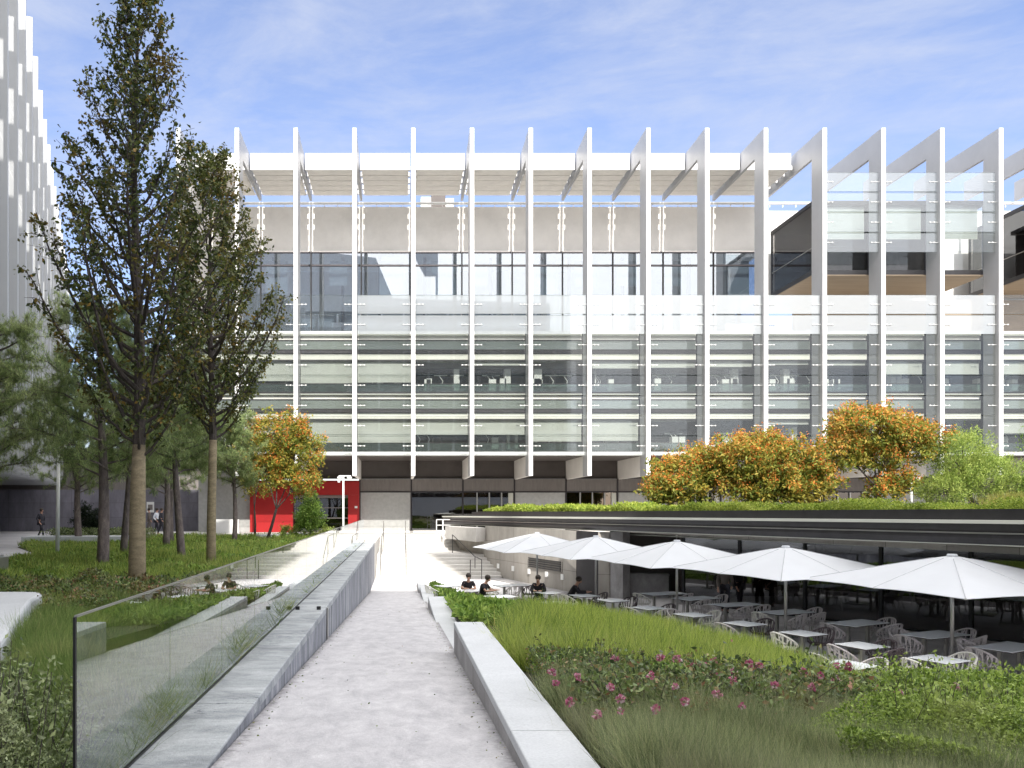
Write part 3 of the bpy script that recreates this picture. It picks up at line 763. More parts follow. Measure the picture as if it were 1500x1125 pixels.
for j in range(15):
    z = 4.0 + 1.32 * j
    quadbox(lv, .19, 3.53, -.34, -.32, z - .61, z + .61, b1[:2])
lo_ = None
for k in range(-9, 13):
    if lo_ is None: lo_ = lv.build('glass_louvers', 'louver_glass', lb); o = lo_
    else: o = lo_.copy(); COL.objects.link(o); o.parent = lb
    o.location = (o0[0] + k * 3.725 * du[0] - b1[0], o0[1] + k * 3.725 * du[1] - b1[1], 0)
g = MB(); g.box(-75, -16.5, 74, 90, ZP, 5.5); g.box(-30, -19, 73.5, 73.9, ZP, 4.4)
rbk = g.build('rear_building', 'strip_panel'); tag(rbk, 'low brown building glimpsed behind the stained dark wall and the pines', 'building')
g = MB(); g.box(-74, -17, 73.9, 73.98, 4.55, 5.2); g.build('window_band', 'dark_glass', rbk)
# dark concrete wall behind the trees
g = MB(); g.box(-45, XL - .1, 60, 60.4, ZP - .05, 1.28)
tag(g.build('concrete_wall', 'back_wall'), 'long stained dark concrete wall behind the tree bed', 'wall')
g = MB(); g.box(-13.6, -11.6, 56.0, 56.2, ZP, ZP + .95)  # white block put in for the sunlit piece of the dark wall
tag(g.build('screen_wall', 'white'), 'short white wall just left of the red entrance box', 'wall')
g = MB(); x, _, z = P(220, 743, 59.9); g.box(x - .28, x + .28, 59.93, 59.98, z - .4, z + .4)
sg = tag(g.build('wall_notice', 'white'), 'small white notice on the stained dark wall', 'sign')
g = MB(); g.box(x - .18, x + .18, 59.92, 59.929, z - .2, z + .2); g.build('notice_print', 'strip_panel', sg)

# ------------------------------------------------------------------ building behind the viewer that shades the foreground
bb = thing('shading_building', (0, -22, ZP), 'office tower behind the viewer shading the path and patio', 'building')
g = MB(); YB = -18.0
prof = [(-36, 47.0), (-4.5, 43.5), (-1.5, 36.4), (26, 35.6)]
vs = [(x, YB, ZP) for x, h in prof] + [(x, YB, h) for x, h in prof] + [(x, YB - 14, ZP) for x, h in prof] + [(x, YB - 14, h) for x, h in prof]
n = 4; fs = []
for i in range(3):
    fs += [(i, i + 4, i + 5, i + 1), (i + 8, i + 9, i + 13, i + 12), (i + 4, i + 12, i + 13, i + 5), (i, i + 1, i + 9, i + 8)]
fs += [(0, 8, 12, 4), (3, 7, 15, 11)]
g.add(vs, fs)
g.build('tower_block', 'fin_white', bb)

g = MB()
for j in range(10):
    z = 1.6 + j * 3.4
    g.box(-35.5, 25.5, YB + .01, YB + .05, z, z + 1.9)
g.build('window_band', 'dark_glass', bb)
g = MB()
for k in range(16):
    x = -34 + k * 3.82
    g.box(x - .15, x + .15, YB + .06, YB + 1.3, 3, 33.4)
g.build('facade_fins', 'fin_white', bb)

# unseen plate and prop, added to shade the right end of the steps
g = MB(); q = [(4.1, 40.4), (1.7, 44.9), (6.4, 45.2), (6.4, 40.4)]
g.add([(x, YB - .2, z) for x, z in q] + [(x, YB - .8, z) for x, z in q], [(0, 1, 2, 3), (7, 6, 5, 4), (0, 4, 5, 1), (1, 5, 6, 2), (2, 6, 7, 3), (3, 7, 4, 0)])
g.box(6.0, 6.4, YB - .8, YB - .2, 35, 40.39)
g.build('roof_screen', 'fin_white', bb)
# ------------------------------------------------------------------ sunken cafe under the planted roof
def beam_x(y): return 2.65 + .30 * (50.5 - y)
def zo(y): return -.0092 * (y - 21.2)
cf_ = thing('cafe_pavilion', (12, 30, ZT), 'sunken cafe with dark glass front under a planted roof with a long black edge beam', 'building')
nrm = Vector((-1, -.3)).normalized()      # outward (towards path)
def beam(prof, name, mats, y0=10.0, y1=50.5, parent=cf_, mi=0):
    """prof: list of (outward offset, z) closed polygon, swept along the roof line"""
    g = MB(); vs = []
    ys = [y1 + (y0 - y1) * i / 8 for i in range(9)]
    for y in ys:
        for u, z in prof: vs.append((beam_x(y) + nrm.x * u, y + nrm.y * u, z + zo(y)))
    n = len(prof); fs = [tuple(range(n)), tuple(range(8 * n, 9 * n))[::-1]]
    for i in range(8):
        for k in range(n): fs.append((i * n + k, (i + 1) * n + k, (i + 1) * n + (k + 1) % n, i * n + (k + 1) % n))
    g.add(vs, fs); return g.build(name, mats, parent)
beam([(0.04, -.41), (0.04, -.335), (-.9, -.335), (-.9, -.41)], 'beam_cap', 'cream')
beam([(0, -.413), (-.02, -.55), (-.05, -.6), (-.3, -.6), (-.3, -.413)], 'upper_beam', 'dark_metal')
beam([(.02, -.603), (.02, -.632), (-.3, -.632), (-.3, -.603)], 'beam_trim', 'steel')
beam([(.0, -.635), (.01, -.72), (-.05, -.86), (-.3, -.86), (-.3, -.635)], 'lower_beam', 'dark_metal')
beam([(-.06, -.863), (-.06, -.885), (-1.1, -.90), (-1.1, -.863)], 'soffit_edge', 'cream')
beam([(-.34, -.333), (-.34, -.09), (-.5, -.09), (-.5, -.333)], 'planter_upstand', 'dark_metal', 10.0, 46.5)
g = MB(); pl = [(beam_x(50) + .9, 50.0), (beam_x(10) + .9, 10.0), (48, 10), (48, 50)]
g.prism(pl, -1.05, lambda p: -.42 + zo(p[1])); g.build('roof_slab', 'patio_wall', cf_)
g = MB(); g.prism([(beam_x(46) + .55, 46.4), (beam_x(10) + .55, 10), (48, 10), (48, 46.4)], lambda p: -.36 + zo(p[1]), lambda p: -.16 + zo(p[1]) * .5)
struct(g.build('roof_soil', 'soil', local=True))
# cream soffit strips
for q, (uu) in enumerate((-1.25, -1.7)):
    beam([(uu, -1.053), (uu, -1.075), (uu - .25, -1.075), (uu - .25, -1.053)], 'soffit_strip', 'cream', y1=38)
# concrete side wall of the patio
def wl(y): return 4.8 + (42.3 - y) * .314
cw = thing('patio_wall', (6, 38, ZT), 'board marked grey concrete wall beside the patio steps, with small wall lights', 'wall')
g = MB(); q = [(4.6, 43.0), (wl(33.7), 33.7), (wl(33.7) + .5, 33.9), (5.4, 43.1)]
g.prism(q, ZT, lambda p: -1.06); g.build('wall_body', 'patio_wall', cw)
g = MB(); g.prism([(3.1, 49.0), (4.6, 43.02), (5.4, 43.12), (4.1, 49.0)], ZT, lambda p: -1.06 + zo(p[1])); g.build('upper_wall_body', 'patio_wall', cw)
g = MB(); g.prism([(2.62, 47.0), (4.0, 42.2), (4.62, 42.98), (3.12, 48.9)], -1.9, lambda p: -.95 + zo(p[1])); g.build('angled_parapet', 'step_conc', cw)
g = MB()
g.prism([(wl(38.0) - .02, 38.0), (wl(34.8) - .02, 34.8), (wl(34.8) + .0, 34.8), (wl(38.0) + .0, 38.0)], -2.92, -2.43)
vent = g.build('vent_frame', 'patio_wall', cw)
g = MB()
for j in range(5): g.prism([(wl(37.9) - .07, 37.9), (wl(34.9) - .07, 34.9), (wl(34.9) - .03, 34.9), (wl(37.9) - .03, 37.9)], -2.9 + j * .1, -2.85 + j * .1)
g.build('vent_slat', 'black', vent)
for y in (41.3, 39.6, 37.9, 36.2, 34.8):
    g = MB(); g.prism([(wl(y + .1) - .05, y + .1), (wl(y - .1) - .05, y - .1), (wl(y - .1) - .004, y - .1), (wl(y + .1) - .004, y + .1)], -3.25, -3.0); g.build('wall_light', 'white', cw)
g = MB(); g.prism([(3.75, 43.1), (wl(33.7) - .75, 33.6), (wl(33.7) - .03, 33.7), (4.58, 43.0)], ZT, ZT + .035); g.build('base_kerb', 'smooth_conc_b', cw)
# service doors, piers
g = MB(); g.prism([(wl(33.7) + .0, 33.65), (8.1, 32.4), (8.3, 32.6), (wl(33.7) + .3, 33.9)], ZT, -1.05); g.build('service_door', 'dark_metal', cf_)
g = MB(); g.prism([(8.12, 32.4), (8.55, 32.3), (8.8, 32.5), (8.35, 32.8)], ZT, -1.05); g.build('pier', 'patio_wall', cf_)
g = MB(); g.prism([(8.6, 32.3), (9.0, 31.9), (9.4, 32.3), (9.0, 32.8)], ZT, -1.05); g.build('pier', 'smooth_conc_b', cf_)
g = MB(); g.prism([(9.0, 33.6), (11.6, 33.2), (11.6, 33.5), (9.0, 33.9)], ZT, -1.05); g.build('kitchen_wall', 'soffit_brown', cf_)
g = MB(); g.prism([(9.4, 32.6), (11.0, 32.2), (11.1, 32.7), (9.5, 33.1)], -2.85, -2.78); g.prism([(9.45, 32.7), (11.0, 32.3), (11.1, 32.6), (9.5, 33.0)], ZT, -2.86); g.build('serving_hatch', 'smooth_conc_b', cf_)
# glass front
GA = Vector((11.0, 30.6)); GB = Vector((22.5, 12.5)); gd = (GB - GA); GL = gd.length; gd.normalize(); gn = Vector((-gd.y, gd.x))
if gn.x > 0: gn = -gn
def gp(s, n=0): q = GA + gd * s + gn * n; return (q.x, q.y)
def gbox(g, s0, s1, n0, n1, z0, z1, mi=0): g.prism([gp(s0, n0), gp(s1, n0), gp(s1, n1), gp(s0, n1)], z0, z1, mi)
s = 0; i = 0
while s < GL - .5:
    g = MB(); gbox(g, s + .06, s + 2.38, -.01, .01, ZT + .06, -1.06); pn = g.build('glass_front', 'dark_glass', cf_)
    g = MB(); gbox(g, s - .05, s + .05, -.06, .06, ZT, -1.055); gbox(g, s + .05, s + 2.39, -.04, .04, ZT, ZT + .06); g.build('frame', 'black', pn)
    s += 2.44; i += 1
g = MB(); g.prism([(11.6, 32.8), (48, 32.8), (48, 33.0), (11.6, 33.0)], ZT, -1.06)
g.prism([(27, 11), (27.3, 11), (27.3, 32.7), (27, 32.7)], ZT, -1.06); g.build('interior_wall', 'cafe_interior', cf_)
g = MB(); g.prism([(11.7, 32.75), (14.6, 32.75), (14.6, 32.79), (11.7, 32.79)], -2.8, -1.8)
for z in (-2.55, -2.2): g.prism([(11.7, 32.7), (14.6, 32.7), (14.6, 32.745), (11.7, 32.745)], z, z + .05)
g.build('lit_screen', 'cream', cf_)  # pale panel and bars put in for the sunlit view through the windows
for q, (x, y) in enumerate(((14.8, 27.8), (18.6, 22.4), (24.5, 20))):
    g = MB(); g.tube([(x, y, ZT), (x, y, -1.06)], .16, 10); g.build('column', 'black', cf_)
g = MB(); 
for q in range(5):
    x0 = 13.6 + q * 2.0; y0 = 28 - q * 2.6
    g.box(x0 + 1.5, x0 + 3.1, y0, y0 + .7, ZT + .7, ZT + .75); g.tube([(x0 + 2.3, y0 + .35, ZT), (x0 + 2.3, y0 + .35, ZT + .7)], .04, 6)
g.build('indoor_tables', 'chair_white', cf_)

# handrails
def rail(name, pts, label, mat='steel', r=.022, posts=True, base=None):
    g = MB(); g.tube(pts, r, 8)
    for i, p in enumerate(pts):
        if posts and (len(pts) < 4 or i % 1 == 0): g.tube([(p[0], p[1], base[i]), p], r * .9, 6)
    return tag(g.build(name, mat), label, 'handrail')
for i, px in enumerate((557, 595)):
    x = (px - VX) / F * 41.0
    rail('handrail', [(x, 40.9, ZT + 1.05), (x, 43.6, ZT + 2.1), (x, 47.3, ZT + 2.1), (x, 49.1, ZP + .98)], ['slim grey handrail on the white steps right beside the stone ledge end', 'slim grey handrail down the middle of the white steps'][i], base=[ZT, ZT + 1.12, ZT + 1.12, ZP])
rail('handrail', [(4.15, 40.6, ZT + 1.0), (3.9, 41.6, ZT + 1.1), (2.9, 44.6, ZT + 2.15)], 'dark handrail on the steps against the patio wall', 'black', base=[ZT, ZT + .3, ZT + 1.12])
rail('handrail', [(3.55, 40.5, ZT + .02), (3.56, 40.55, ZT + 1.0)], 'short dark post rail at the foot of the steps before the patio wall', 'black', posts=False, base=None)
g = MB(); 
for (x0, y0, x1, y1) in ((2.2, 49.2, 3.7, 49.3), (2.5, 47.6, 2.6, 48.8)):
    for z in (.35, .7, 1.05): g.tube([(x0, y0, ZP + z), (x1, y1, ZP + z)], .025, 6)
    g.tube([(x0, y0, ZP), (x0, y0, ZP + 1.05)], .028, 6); g.tube([(x1, y1, ZP), (x1, y1, ZP + 1.05)], .028, 6)
tag(g.build('guard_rail', 'white'), 'white tubular guard rail beside the left tip of the black roof beam', 'railing')

# ------------------------------------------------------------------ umbrellas
def make_umbrella():
    t = thing('patio_umbrella', (0, 0, 0), 'x', 'umbrella', 'white patio umbrellas in a row')
    hw = 2.1; zr = 2.02; za = 2.68
    g = MB(); N = 12; vs = []; fs = []
    # canopy: square grid cone with slight sag between ribs
    rings = 9
    for j in range(rings + 1):
        f = j / rings
        for k in range(48):
            a = 2 * PI * k / 48; c, s_ = math.cos(a), math.sin(a); m = max(abs(c), abs(s_)); x, y = c / m * hw * f, s_ / m * hw * f
            sag = abs(math.sin(4 * (a))) 
            rr = math.hypot(x, y) / (hw * 1.414)
            z = za - (za - zr) * (f ** 1.05) - .03 * f * (1 - f) * sag + .02 * sag * f * f
            z -= .0
            pull = 1 - .012 * sag * f
            vs.append((x * pull, y * pull, z))
    n = 48
    top = [(x, y, z) for x, y, z in vs]; bot = [(x, y, z - .012) for x, y, z in vs]
    L = len(vs)
    for j in range(rings):
        for k in range(n):
            a, b, c, d = j * n + k, j * n + (k + 1) % n, (j + 1) * n + (k + 1) % n, (j + 1) * n + k
            fs.append((a, d, c, b)); fs.append((L + a, L + b, L + c, L + d))
    for k in range(n):
        a, b = rings * n + k, rings * n + (k + 1) % n; fs.append((a, L + a, L + b, b))
    g.add(top + bot, fs); g.build('canopy', 'umbrella', t)
    for k in range(8):
        a = PI / 4 * k; m = max(abs(math.cos(a)), abs(math.sin(a))); pt_ = []
        for j in range(1, rings + 1):
            q = top[j * 48 + k * 6]; pt_.append((q[0], q[1], q[2] + .002))
        g = MB(); g.tube(pt_, .009, 4); g.build('seam', 'seam', t)
    g = MB(); g.tube([(0, 0, 0), (0, 0, 2.66)], .04, 12); g.build('pole', 'steel', t, smooth=True)
    g = MB(); g.box(-.38, .38, -.38, .38, 0.004, .05); g.tube([(0, 0, .05), (0, 0, .3)], .05, 10); g.build('base', 'steel', t, bevel=.01)
    for k in range(8):
        a = PI / 4 * k; m = max(abs(math.cos(a)), abs(math.sin(a))); x, y = math.cos(a) / m * hw * .985, math.sin(a) / m * hw * .985
        g = MB(); g.tube([(math.cos(a) * .05, math.sin(a) * .05, za - .06), (x * .5, y * .5, (za + zr) / 2 - .02), (x, y, zr - .0)], .011, 5)
        g.tube([(math.cos(a) * .05, math.sin(a) * .05, 1.9), (x * .45, y * .45, za - (za - zr) * .45 - .04)], .009, 5)
        g.ellipsoid((x, y, zr - .005), (.03, .03, .02), 6, 4)
        g.build('rib', 'steel', t)
    g = MB(); g.tube([(0, 0, za - .01), (0, 0, za + .03)], [.11, .09], 12); g.build('cap', 'umbrella', t)
    return t
umb_xy = [(12.1, 17.25), (10.23, 20.9), (8.6, 24.5), (6.99, 28.2), (5.5, 31.8)]
ulab = ['nearest and largest white square patio umbrella, at the right edge of the patio', 'second nearest white patio umbrella, between two larger and smaller ones',
        'middle white patio umbrella of the row of five', 'second farthest white patio umbrella, with the seated pair before its pole', 'farthest and smallest white patio umbrella, beside the concrete patio wall']
u0 = make_umbrella()
for i, (x, y) in enumerate(umb_xy):
    o = u0 if i == 0 else dup(u0)
    o.location = (x, y, ZT); o.rotation_euler = (0, 0, R(14 + [0, 3, -2, 1, -3][i])); o['label'] = ulab[i]

# ------------------------------------------------------------------ tables and chairs
def make_table(w_, name):
    t = thing(name, (0, 0, 0), 'x', 'table', 'white topped cafe tables on the patio')
    g = MB(); g.box(-w_ / 2, w_ / 2, -.375, .375, .735, .75); g.build('table_top', 'table_top', t, bevel=.004)
    g = MB(); g.box(-w_ / 2 + .02, w_ / 2 - .02, -.355, .355, .715, .733); g.build('table_frame', 'chair_dark', t)
    for x in ((0,) if w_ < 1 else (-.4, .4)):
        g = MB(); g.box(x - .035, x + .035, -.035, .035, .02, .72); g.box(x - .22, x + .22, -.22, .22, 0.003, .02); g.build('leg', 'steel', t)
    return t
def make_chair(mat, name='lattice_chair'):
    t = thing(name, (0, 0, 0), 'x', 'chair', 'lattice armchairs around the patio tables')
    def rimz(a): # a=0 front, pi back
        return .45 + .36 * (0.5 - 0.5 * math.cos(a)) ** 1.1
    def rim(a):
        r = .27 + .035 * (0.5 - 0.5 * math.cos(a)); return (r * math.sin(a), r * math.cos(a) , rimz(a))
    g = MB(); N = 28
    for k in range(N):
        a0, a1 = 2 * PI * k / N, 2 * PI * (k + 1) / N
        r = .22
        g.tube([(r * math.sin(a0), r * math.cos(a0), .44), (r * math.sin(a1), r * math.cos(a1), .44)], .013, 4, cap=False)
    for k in range(7):
        x = -.18 + .06 * k; yy = math.sqrt(max(.0, .045 - x * x))
        g.tube([(x, -yy, .438), (x * .85 + .02, 0, .425), (x, yy, .438)], .013, 4)
    g.tube([(-.2, .02, .43), (0, .0, .42), (.2, -.02, .43)], .012, 4)
    g.build('seat', mat, t)
    g = MB()
    rr = random.Random(3)
    pr = [rim(R(40) + (2 * PI - R(80)) * k / 26) for k in range(27)]
    g.tube(pr, .02, 5)
    for k in range(15):
        a = R(52) + (2 * PI - R(104)) * k / 14
        q = rim(a); b = (.215 * math.sin(a + rr.uniform(-.12, .12)), .215 * math.cos(a), .44)
        m = ((q[0] * .45 + b[0] * .55) * 1.10, (q[1] * .45 + b[1] * .55) * 1.10, b[2] + (q[2] - b[2]) * .5)
        g.tube([b, m, q], [.019, .014, .017], 4)
        a2 = a + .16 * (1 if k % 2 else -1)
        q2 = rim(min(max(a2, R(44)), 2 * PI - R(44))); g.tube([m, q2], [.012, .015], 4)
    g.build('backrest', mat, t)
    for sx in (-1, 1):
        for sy in (-1, 1):
            g = MB(); g.tube([(sx * .15, sy * .15, .43), (sx * .2, sy * .2, .22), (sx * .245, sy * .25, 0)], [.02, .015, .011], 6); g.build('leg', mat, t)
    return t
chairs = {c: make_chair('chair_' + c, 'lattice_chair') for c in ('white', 'grey', 'dark')}
tabs = {1: make_table(.75, 'cafe_table'), 2: make_table(1.45, 'long_cafe_table')}
used = set()
def rot(p, a): return (p[0] * math.cos(a) - p[1] * math.sin(a), p[0] * math.sin(a) + p[1] * math.cos(a))
# (pixel x, pixel y of the top, size, description, chairs [(side, colour)])
TB = [
 (1371, 1005, 2, 'the nearest long table behind the rose bed', [('far1', 'white'), ('near2', 'white')]),
 (1376, 965, 1, 'the small table at the nearest umbrella pole', [('left', 'white'), ('right', 'white')]),
 (1479, 947, 2, 'the long table at the right picture edge', [('left', 'grey'), ('far1', 'grey'), ('near2', 'grey')]),
 (1370, 929, 2, 'the long table behind the nearest umbrella pole', [('left', 'grey'), ('far1', 'grey'), ('near2', 'grey'), ('right', 'grey')]),
 (1263, 945, 1, 'the small table between the two nearest umbrella poles', [('left', 'grey'), ('right', 'dark'), ('near1', 'dark')]),
 (1257, 912, 2, 'the long table before the dark glass, left of the nearest umbrella', [('left', 'grey'), ('near2', 'grey'), ('right', 'grey')]),
 (1243, 973, 1, 'the small table partly hidden by pink roses', [('right', 'grey'), ('near1', 'dark'), ('far1', 'grey')]),
 (1176, 927, 1, 'the small table just right of the second umbrella pole', [('left', 'white'), ('right', 'dark')]),
 (1153, 896, 2, 'the long table behind the second umbrella pole', [('left', 'white'), ('near1', 'grey'), ('near2', 'grey'), ('right', 'grey')]),
 (1078, 885, 2, 'the long table midway between second and middle poles', [('left', 'grey'), ('near1', 'grey'), ('near2', 'grey')]),
 (1091, 913, 1, 'the small table in front of that midway long table', [('left', 'grey'), ('right', 'dark')]),
 (1020, 876, 2, 'the long table just right of the middle pole', [('near1', 'grey'), ('right', 'grey')]),
 (1015, 900, 1, 'the small table at the foot of the middle pole', [('right', 'white'), ('far1', 'grey')]),
 (972, 869, 2, 'the farthest long table before the serving hatch', [('left', 'white'), ('near2', 'grey')]),
 (951, 890, 1, 'the small table left of the middle pole', [('left', 'grey'), ('right', 'dark'), ('near1', 'grey')]),
 (992, 919, 1, 'the low small table peeping over yellow grass', [('left', 'grey')]),
 (898, 879, 1, 'the small table right of the second farthest pole', [('left', 'dark'), ('right', 'dark')]),
 (856, 872, 1, 'the small table left of the second farthest pole', [('left', 'white'), ('right', 'dark')]),
 (805, 868, 1, 'the table of the couple by the farthest pole', [('near1', 'grey')]),
 (752, 857, 2, 'the sunlit table by the patio wall', [('near1', 'grey'), ('near2', 'dark'), ('left', 'white')]),
 (797, 884, 2, 'the sunlit long table at the green hedge edge', [('far1', 'dark'), ('far2', 'dark'), ('near1', 'white')]),
 (725, 874, 2, 'the sunlit long table right of the first pair', [('near1', 'white'), ('far1', 'dark'), ('near2', 'grey')]),
 (684, 865, 2, 'the table where two men lean together', [('left', 'white'), ('near1', 'grey')]),
 (655, 858, 1, 'the farthest small table nearest the ramp foot', [('left', 'white'), ('right', 'white')]),
 (838, 893, 1, 'the sunlit small table low in front of the hedge', [('left', 'white'), ('far1', 'grey')]),
]
SIDE = {'left': 'left side', 'right': 'right side', 'near1': 'near side', 'near2': 'near right corner', 'far1': 'far side', 'far2': 'far right corner'}
CN = {'white': 'white', 'grey': 'grey', 'dark': 'dark'}
TABPOS = {}
crng = random.Random(8)
for px, py, sz, desc, chs in TB:
    d = F * 3.0 / (py - VY); x = (px - VX) / F * d; a = R(24)
    root = tabs[sz]; key = ('t', sz)
    o = root if key not in used else dup(root); used.add(key)
    o.location = (x, d, ZT); o.rotation_euler = (0, 0, a + R(crng.uniform(-4, 4)))
    lab = ('long white cafe table, ' if sz == 2 else 'small square white cafe table, ') + desc
    o['label'] = lab; TABPOS[py] = (x, d)
    hw = .375 if sz == 1 else .725
    for side, col in chs:
        q = {'left': ((-hw - .22, 0), -90), 'right': ((hw + .22, 0), 90), 'near1': ((-.36 if sz == 2 else 0, -.55), 0), 'near2': ((.38, -.55), 0),
             'far1': ((-.3 if sz == 2 else 0, .55), 180), 'far2': ((.42, .55), 180)}[side]
        off = rot(q[0], a); key = ('c', col); root = chairs[col]
        c = root if key not in used else dup(root); used.add(key)
        c.location = (x + off[0], d + off[1], ZT); c.rotation_euler = (0, 0, a + R(q[1] + crng.uniform(-16, 16)))
        c['label'] = CN[col] + ' lattice chair, ' + SIDE[side] + ' of ' + desc.replace('the ', '')

# ------------------------------------------------------------------ lamps
def lamp(x, y, z0, h, label, two=True):
    t = thing('street_lamp', (x, y, z0), label, 'street lamp')
    g = MB(); g.tube([(x, y, z0), (x, y, z0 + h)], [.07, .055], 10); g.build('pole', 'white', t, smooth=True)
    g = MB(); g.box(x - .3, x + .48, y - .03, y + .03, z0 + h - .04, z0 + h + .03); g.build('arm', 'white', t, bevel=.01)
    for s_ in ((-1, 1) if two else (1,)):
        g = MB(); xx = x + (.36 if s_ > 0 else -.26); g.box(xx - .12, xx + .18, y - .14, y + .14, z0 + h - .17, z0 + h - .061)
        if s_ < 0: g.box(xx - .1, xx + .05, y - .05, y + .05, z0 + h - .42, z0 + h - .18)
        g.build('lamp_head', 'white', t, bevel=.02)
    return t
x, y, z = P(503, 697, 50); lamp(x, y, ZP, z - ZP, 'white street lamp with a short cross arm in front of the red box')
x, y, z = P(1335, 700, 44); lamp(x, y, -.3, z + .3, 'white street lamp with a short cross arm standing on the planted roof')
t = thing('park_lamp', (P(84, 812, 29)[0], 29, -1.9), 'pale grey lamp post with a round globe head among the pines', 'street lamp')
x, y, z = P(84, 660, 29)
g = MB(); g.tube([(x, y, -1.9), (x + .05, y, z)], [.075, .06], 10); g.build('pole', 'white', t, smooth=True)
g = MB(); g.ellipsoid((x + .2, y, z + .1), (.14, .14, .13), 12, 8); g.tube([(x + .05, y, z - .02), (x + .2, y, z + .02)], .03, 6); g.build('lamp_head', 'white', t, smooth=True)
# ------------------------------------------------------------------ foliage materials
G = lambda *c: c
M['lf_pear'] = leafmat('pear_leaf', [(0, (0.036, 0.052, 0.018)), (.5, (0.090, 0.124, 0.034)), (.85, (0.178, 0.207, 0.047)), (1, (0.356, 0.221, 0.047))], .45, .3, .4)
M['lf_pear2'] = leafmat('pear_leaf_light', [(0, (0.058, 0.078, 0.023)), (.5, (0.143, 0.176, 0.047)), (.9, (0.257, 0.272, 0.070)), (1, (0.427, 0.259, 0.070))], .45, .3, .4)
M['needle'] = leafmat('pine_needle', [(0, (0.196, 0.281, 0.131)), (.6, (0.394, 0.493, 0.213)), (1, (0.656, 0.722, 0.293))], .6, .35, .3)
M['lf_autumn'] = leafmat('autumn_leaf', [(0, (0.104, 0.157, 0.029)), (.45, (0.258, 0.304, 0.051)), (.8, (0.435, 0.393, 0.068)), (1, (0.569, 0.325, 0.056))], .55, .35, .3)
M['pod'] = leafmat('orange_seed_pod', [(0, (0.558, 0.134, 0.022)), (.5, (0.818, 0.255, 0.048)), (.85, (0.850, 0.366, 0.095)), (1, (0.769, 0.466, 0.128))], .6, .35, .3)
M['lf_light'] = leafmat('light_green_leaf', [(0, (0.156, 0.250, 0.055)), (.5, (0.343, 0.452, 0.094)), (1, (0.562, 0.655, 0.172))], .55, .4, .3)
M['lf_hedge'] = leafmat('hedge_leaf', [(0, (0.163, 0.250, 0.037)), (.5, (0.350, 0.450, 0.062)), (1, (0.562, 0.625, 0.125))], .55, .4, .3)
M['grass_yellow'] = leafmat('yellow_green_grass', [(0, (0.152, 0.232, 0.046)), (.5, (0.398, 0.509, 0.092)), (.9, (0.641, 0.710, 0.164)), (1, (0.650, 0.710, 0.232))], .6, .45, .25)
M['grass_mid'] = leafmat('mid_green_grass', [(0, (0.112, 0.193, 0.051)), (.5, (0.292, 0.407, 0.090)), (.9, (0.539, 0.620, 0.128)), (1, (0.740, 0.641, 0.231))], .6, .4, .25)
M['grass_dark'] = leafmat('dark_feathery_grass', [(0, (0.084, 0.140, 0.042)), (.5, (0.210, 0.308, 0.084)), (.9, (0.364, 0.476, 0.140)), (1, (0.560, 0.504, 0.224))], .6, .4, .25)
M['lavender'] = leafmat('grey_green_stalk', [(0, (0.126, 0.160, 0.080)), (.5, (0.309, 0.360, 0.173)), (.9, (0.505, 0.534, 0.267)), (1, (0.624, 0.534, 0.373))], .65, .35, .2)
M['lf_rose'] = leafmat('rose_leaf', [(0, (0.046, 0.068, 0.028)), (.5, (0.160, 0.228, 0.068)), (.85, (0.296, 0.388, 0.114)), (1, (0.410, 0.182, 0.114))], .4, .3, .5)
M['lf_shrub'] = leafmat('shrub_leaf', [(0, (0.054, 0.082, 0.027)), (.5, (0.177, 0.231, 0.082)), (.85, (0.340, 0.408, 0.163)), (1, (0.435, 0.517, 0.272))], .35, .3, .5)
M['lf_shrub_b'] = leafmat('bright_shrub_leaf', [(0, (0.075, 0.135, 0.022)), (.5, (0.270, 0.390, 0.060)), (.9, (0.495, 0.630, 0.135)), (1, (0.600, 0.750, 0.240))], .4, .4, .4)
M['lf_cover'] = leafmat('groundcover_leaf', [(0, (0.075, 0.150, 0.028)), (.5, (0.224, 0.374, 0.066)), (1, (0.449, 0.598, 0.131))], .5, .35, .3)
M['lf_dark'] = leafmat('conifer_leaf', [(0, (0.012, 0.02, 0.012)), (1, (0.04, 0.06, 0.03))], .6, .2, .2)
M['petal'] = leafmat('pink_petal', [(0, (0.475, 0.074, 0.188)), (.6, (0.712, 0.246, 0.377)), (1, (0.760, 0.689, 0.659))], .5, .4, .3)
M['pampas'] = leafmat('straw_blade', [(0, (0.325, 0.351, 0.065)), (1, (0.715, 0.650, 0.208))], .6, .4, .2)

def envelope(tab, h):
    hs = [a for a, b in tab]; rs = [b for a, b in tab]
    return float(np.interp(h, hs, rs))

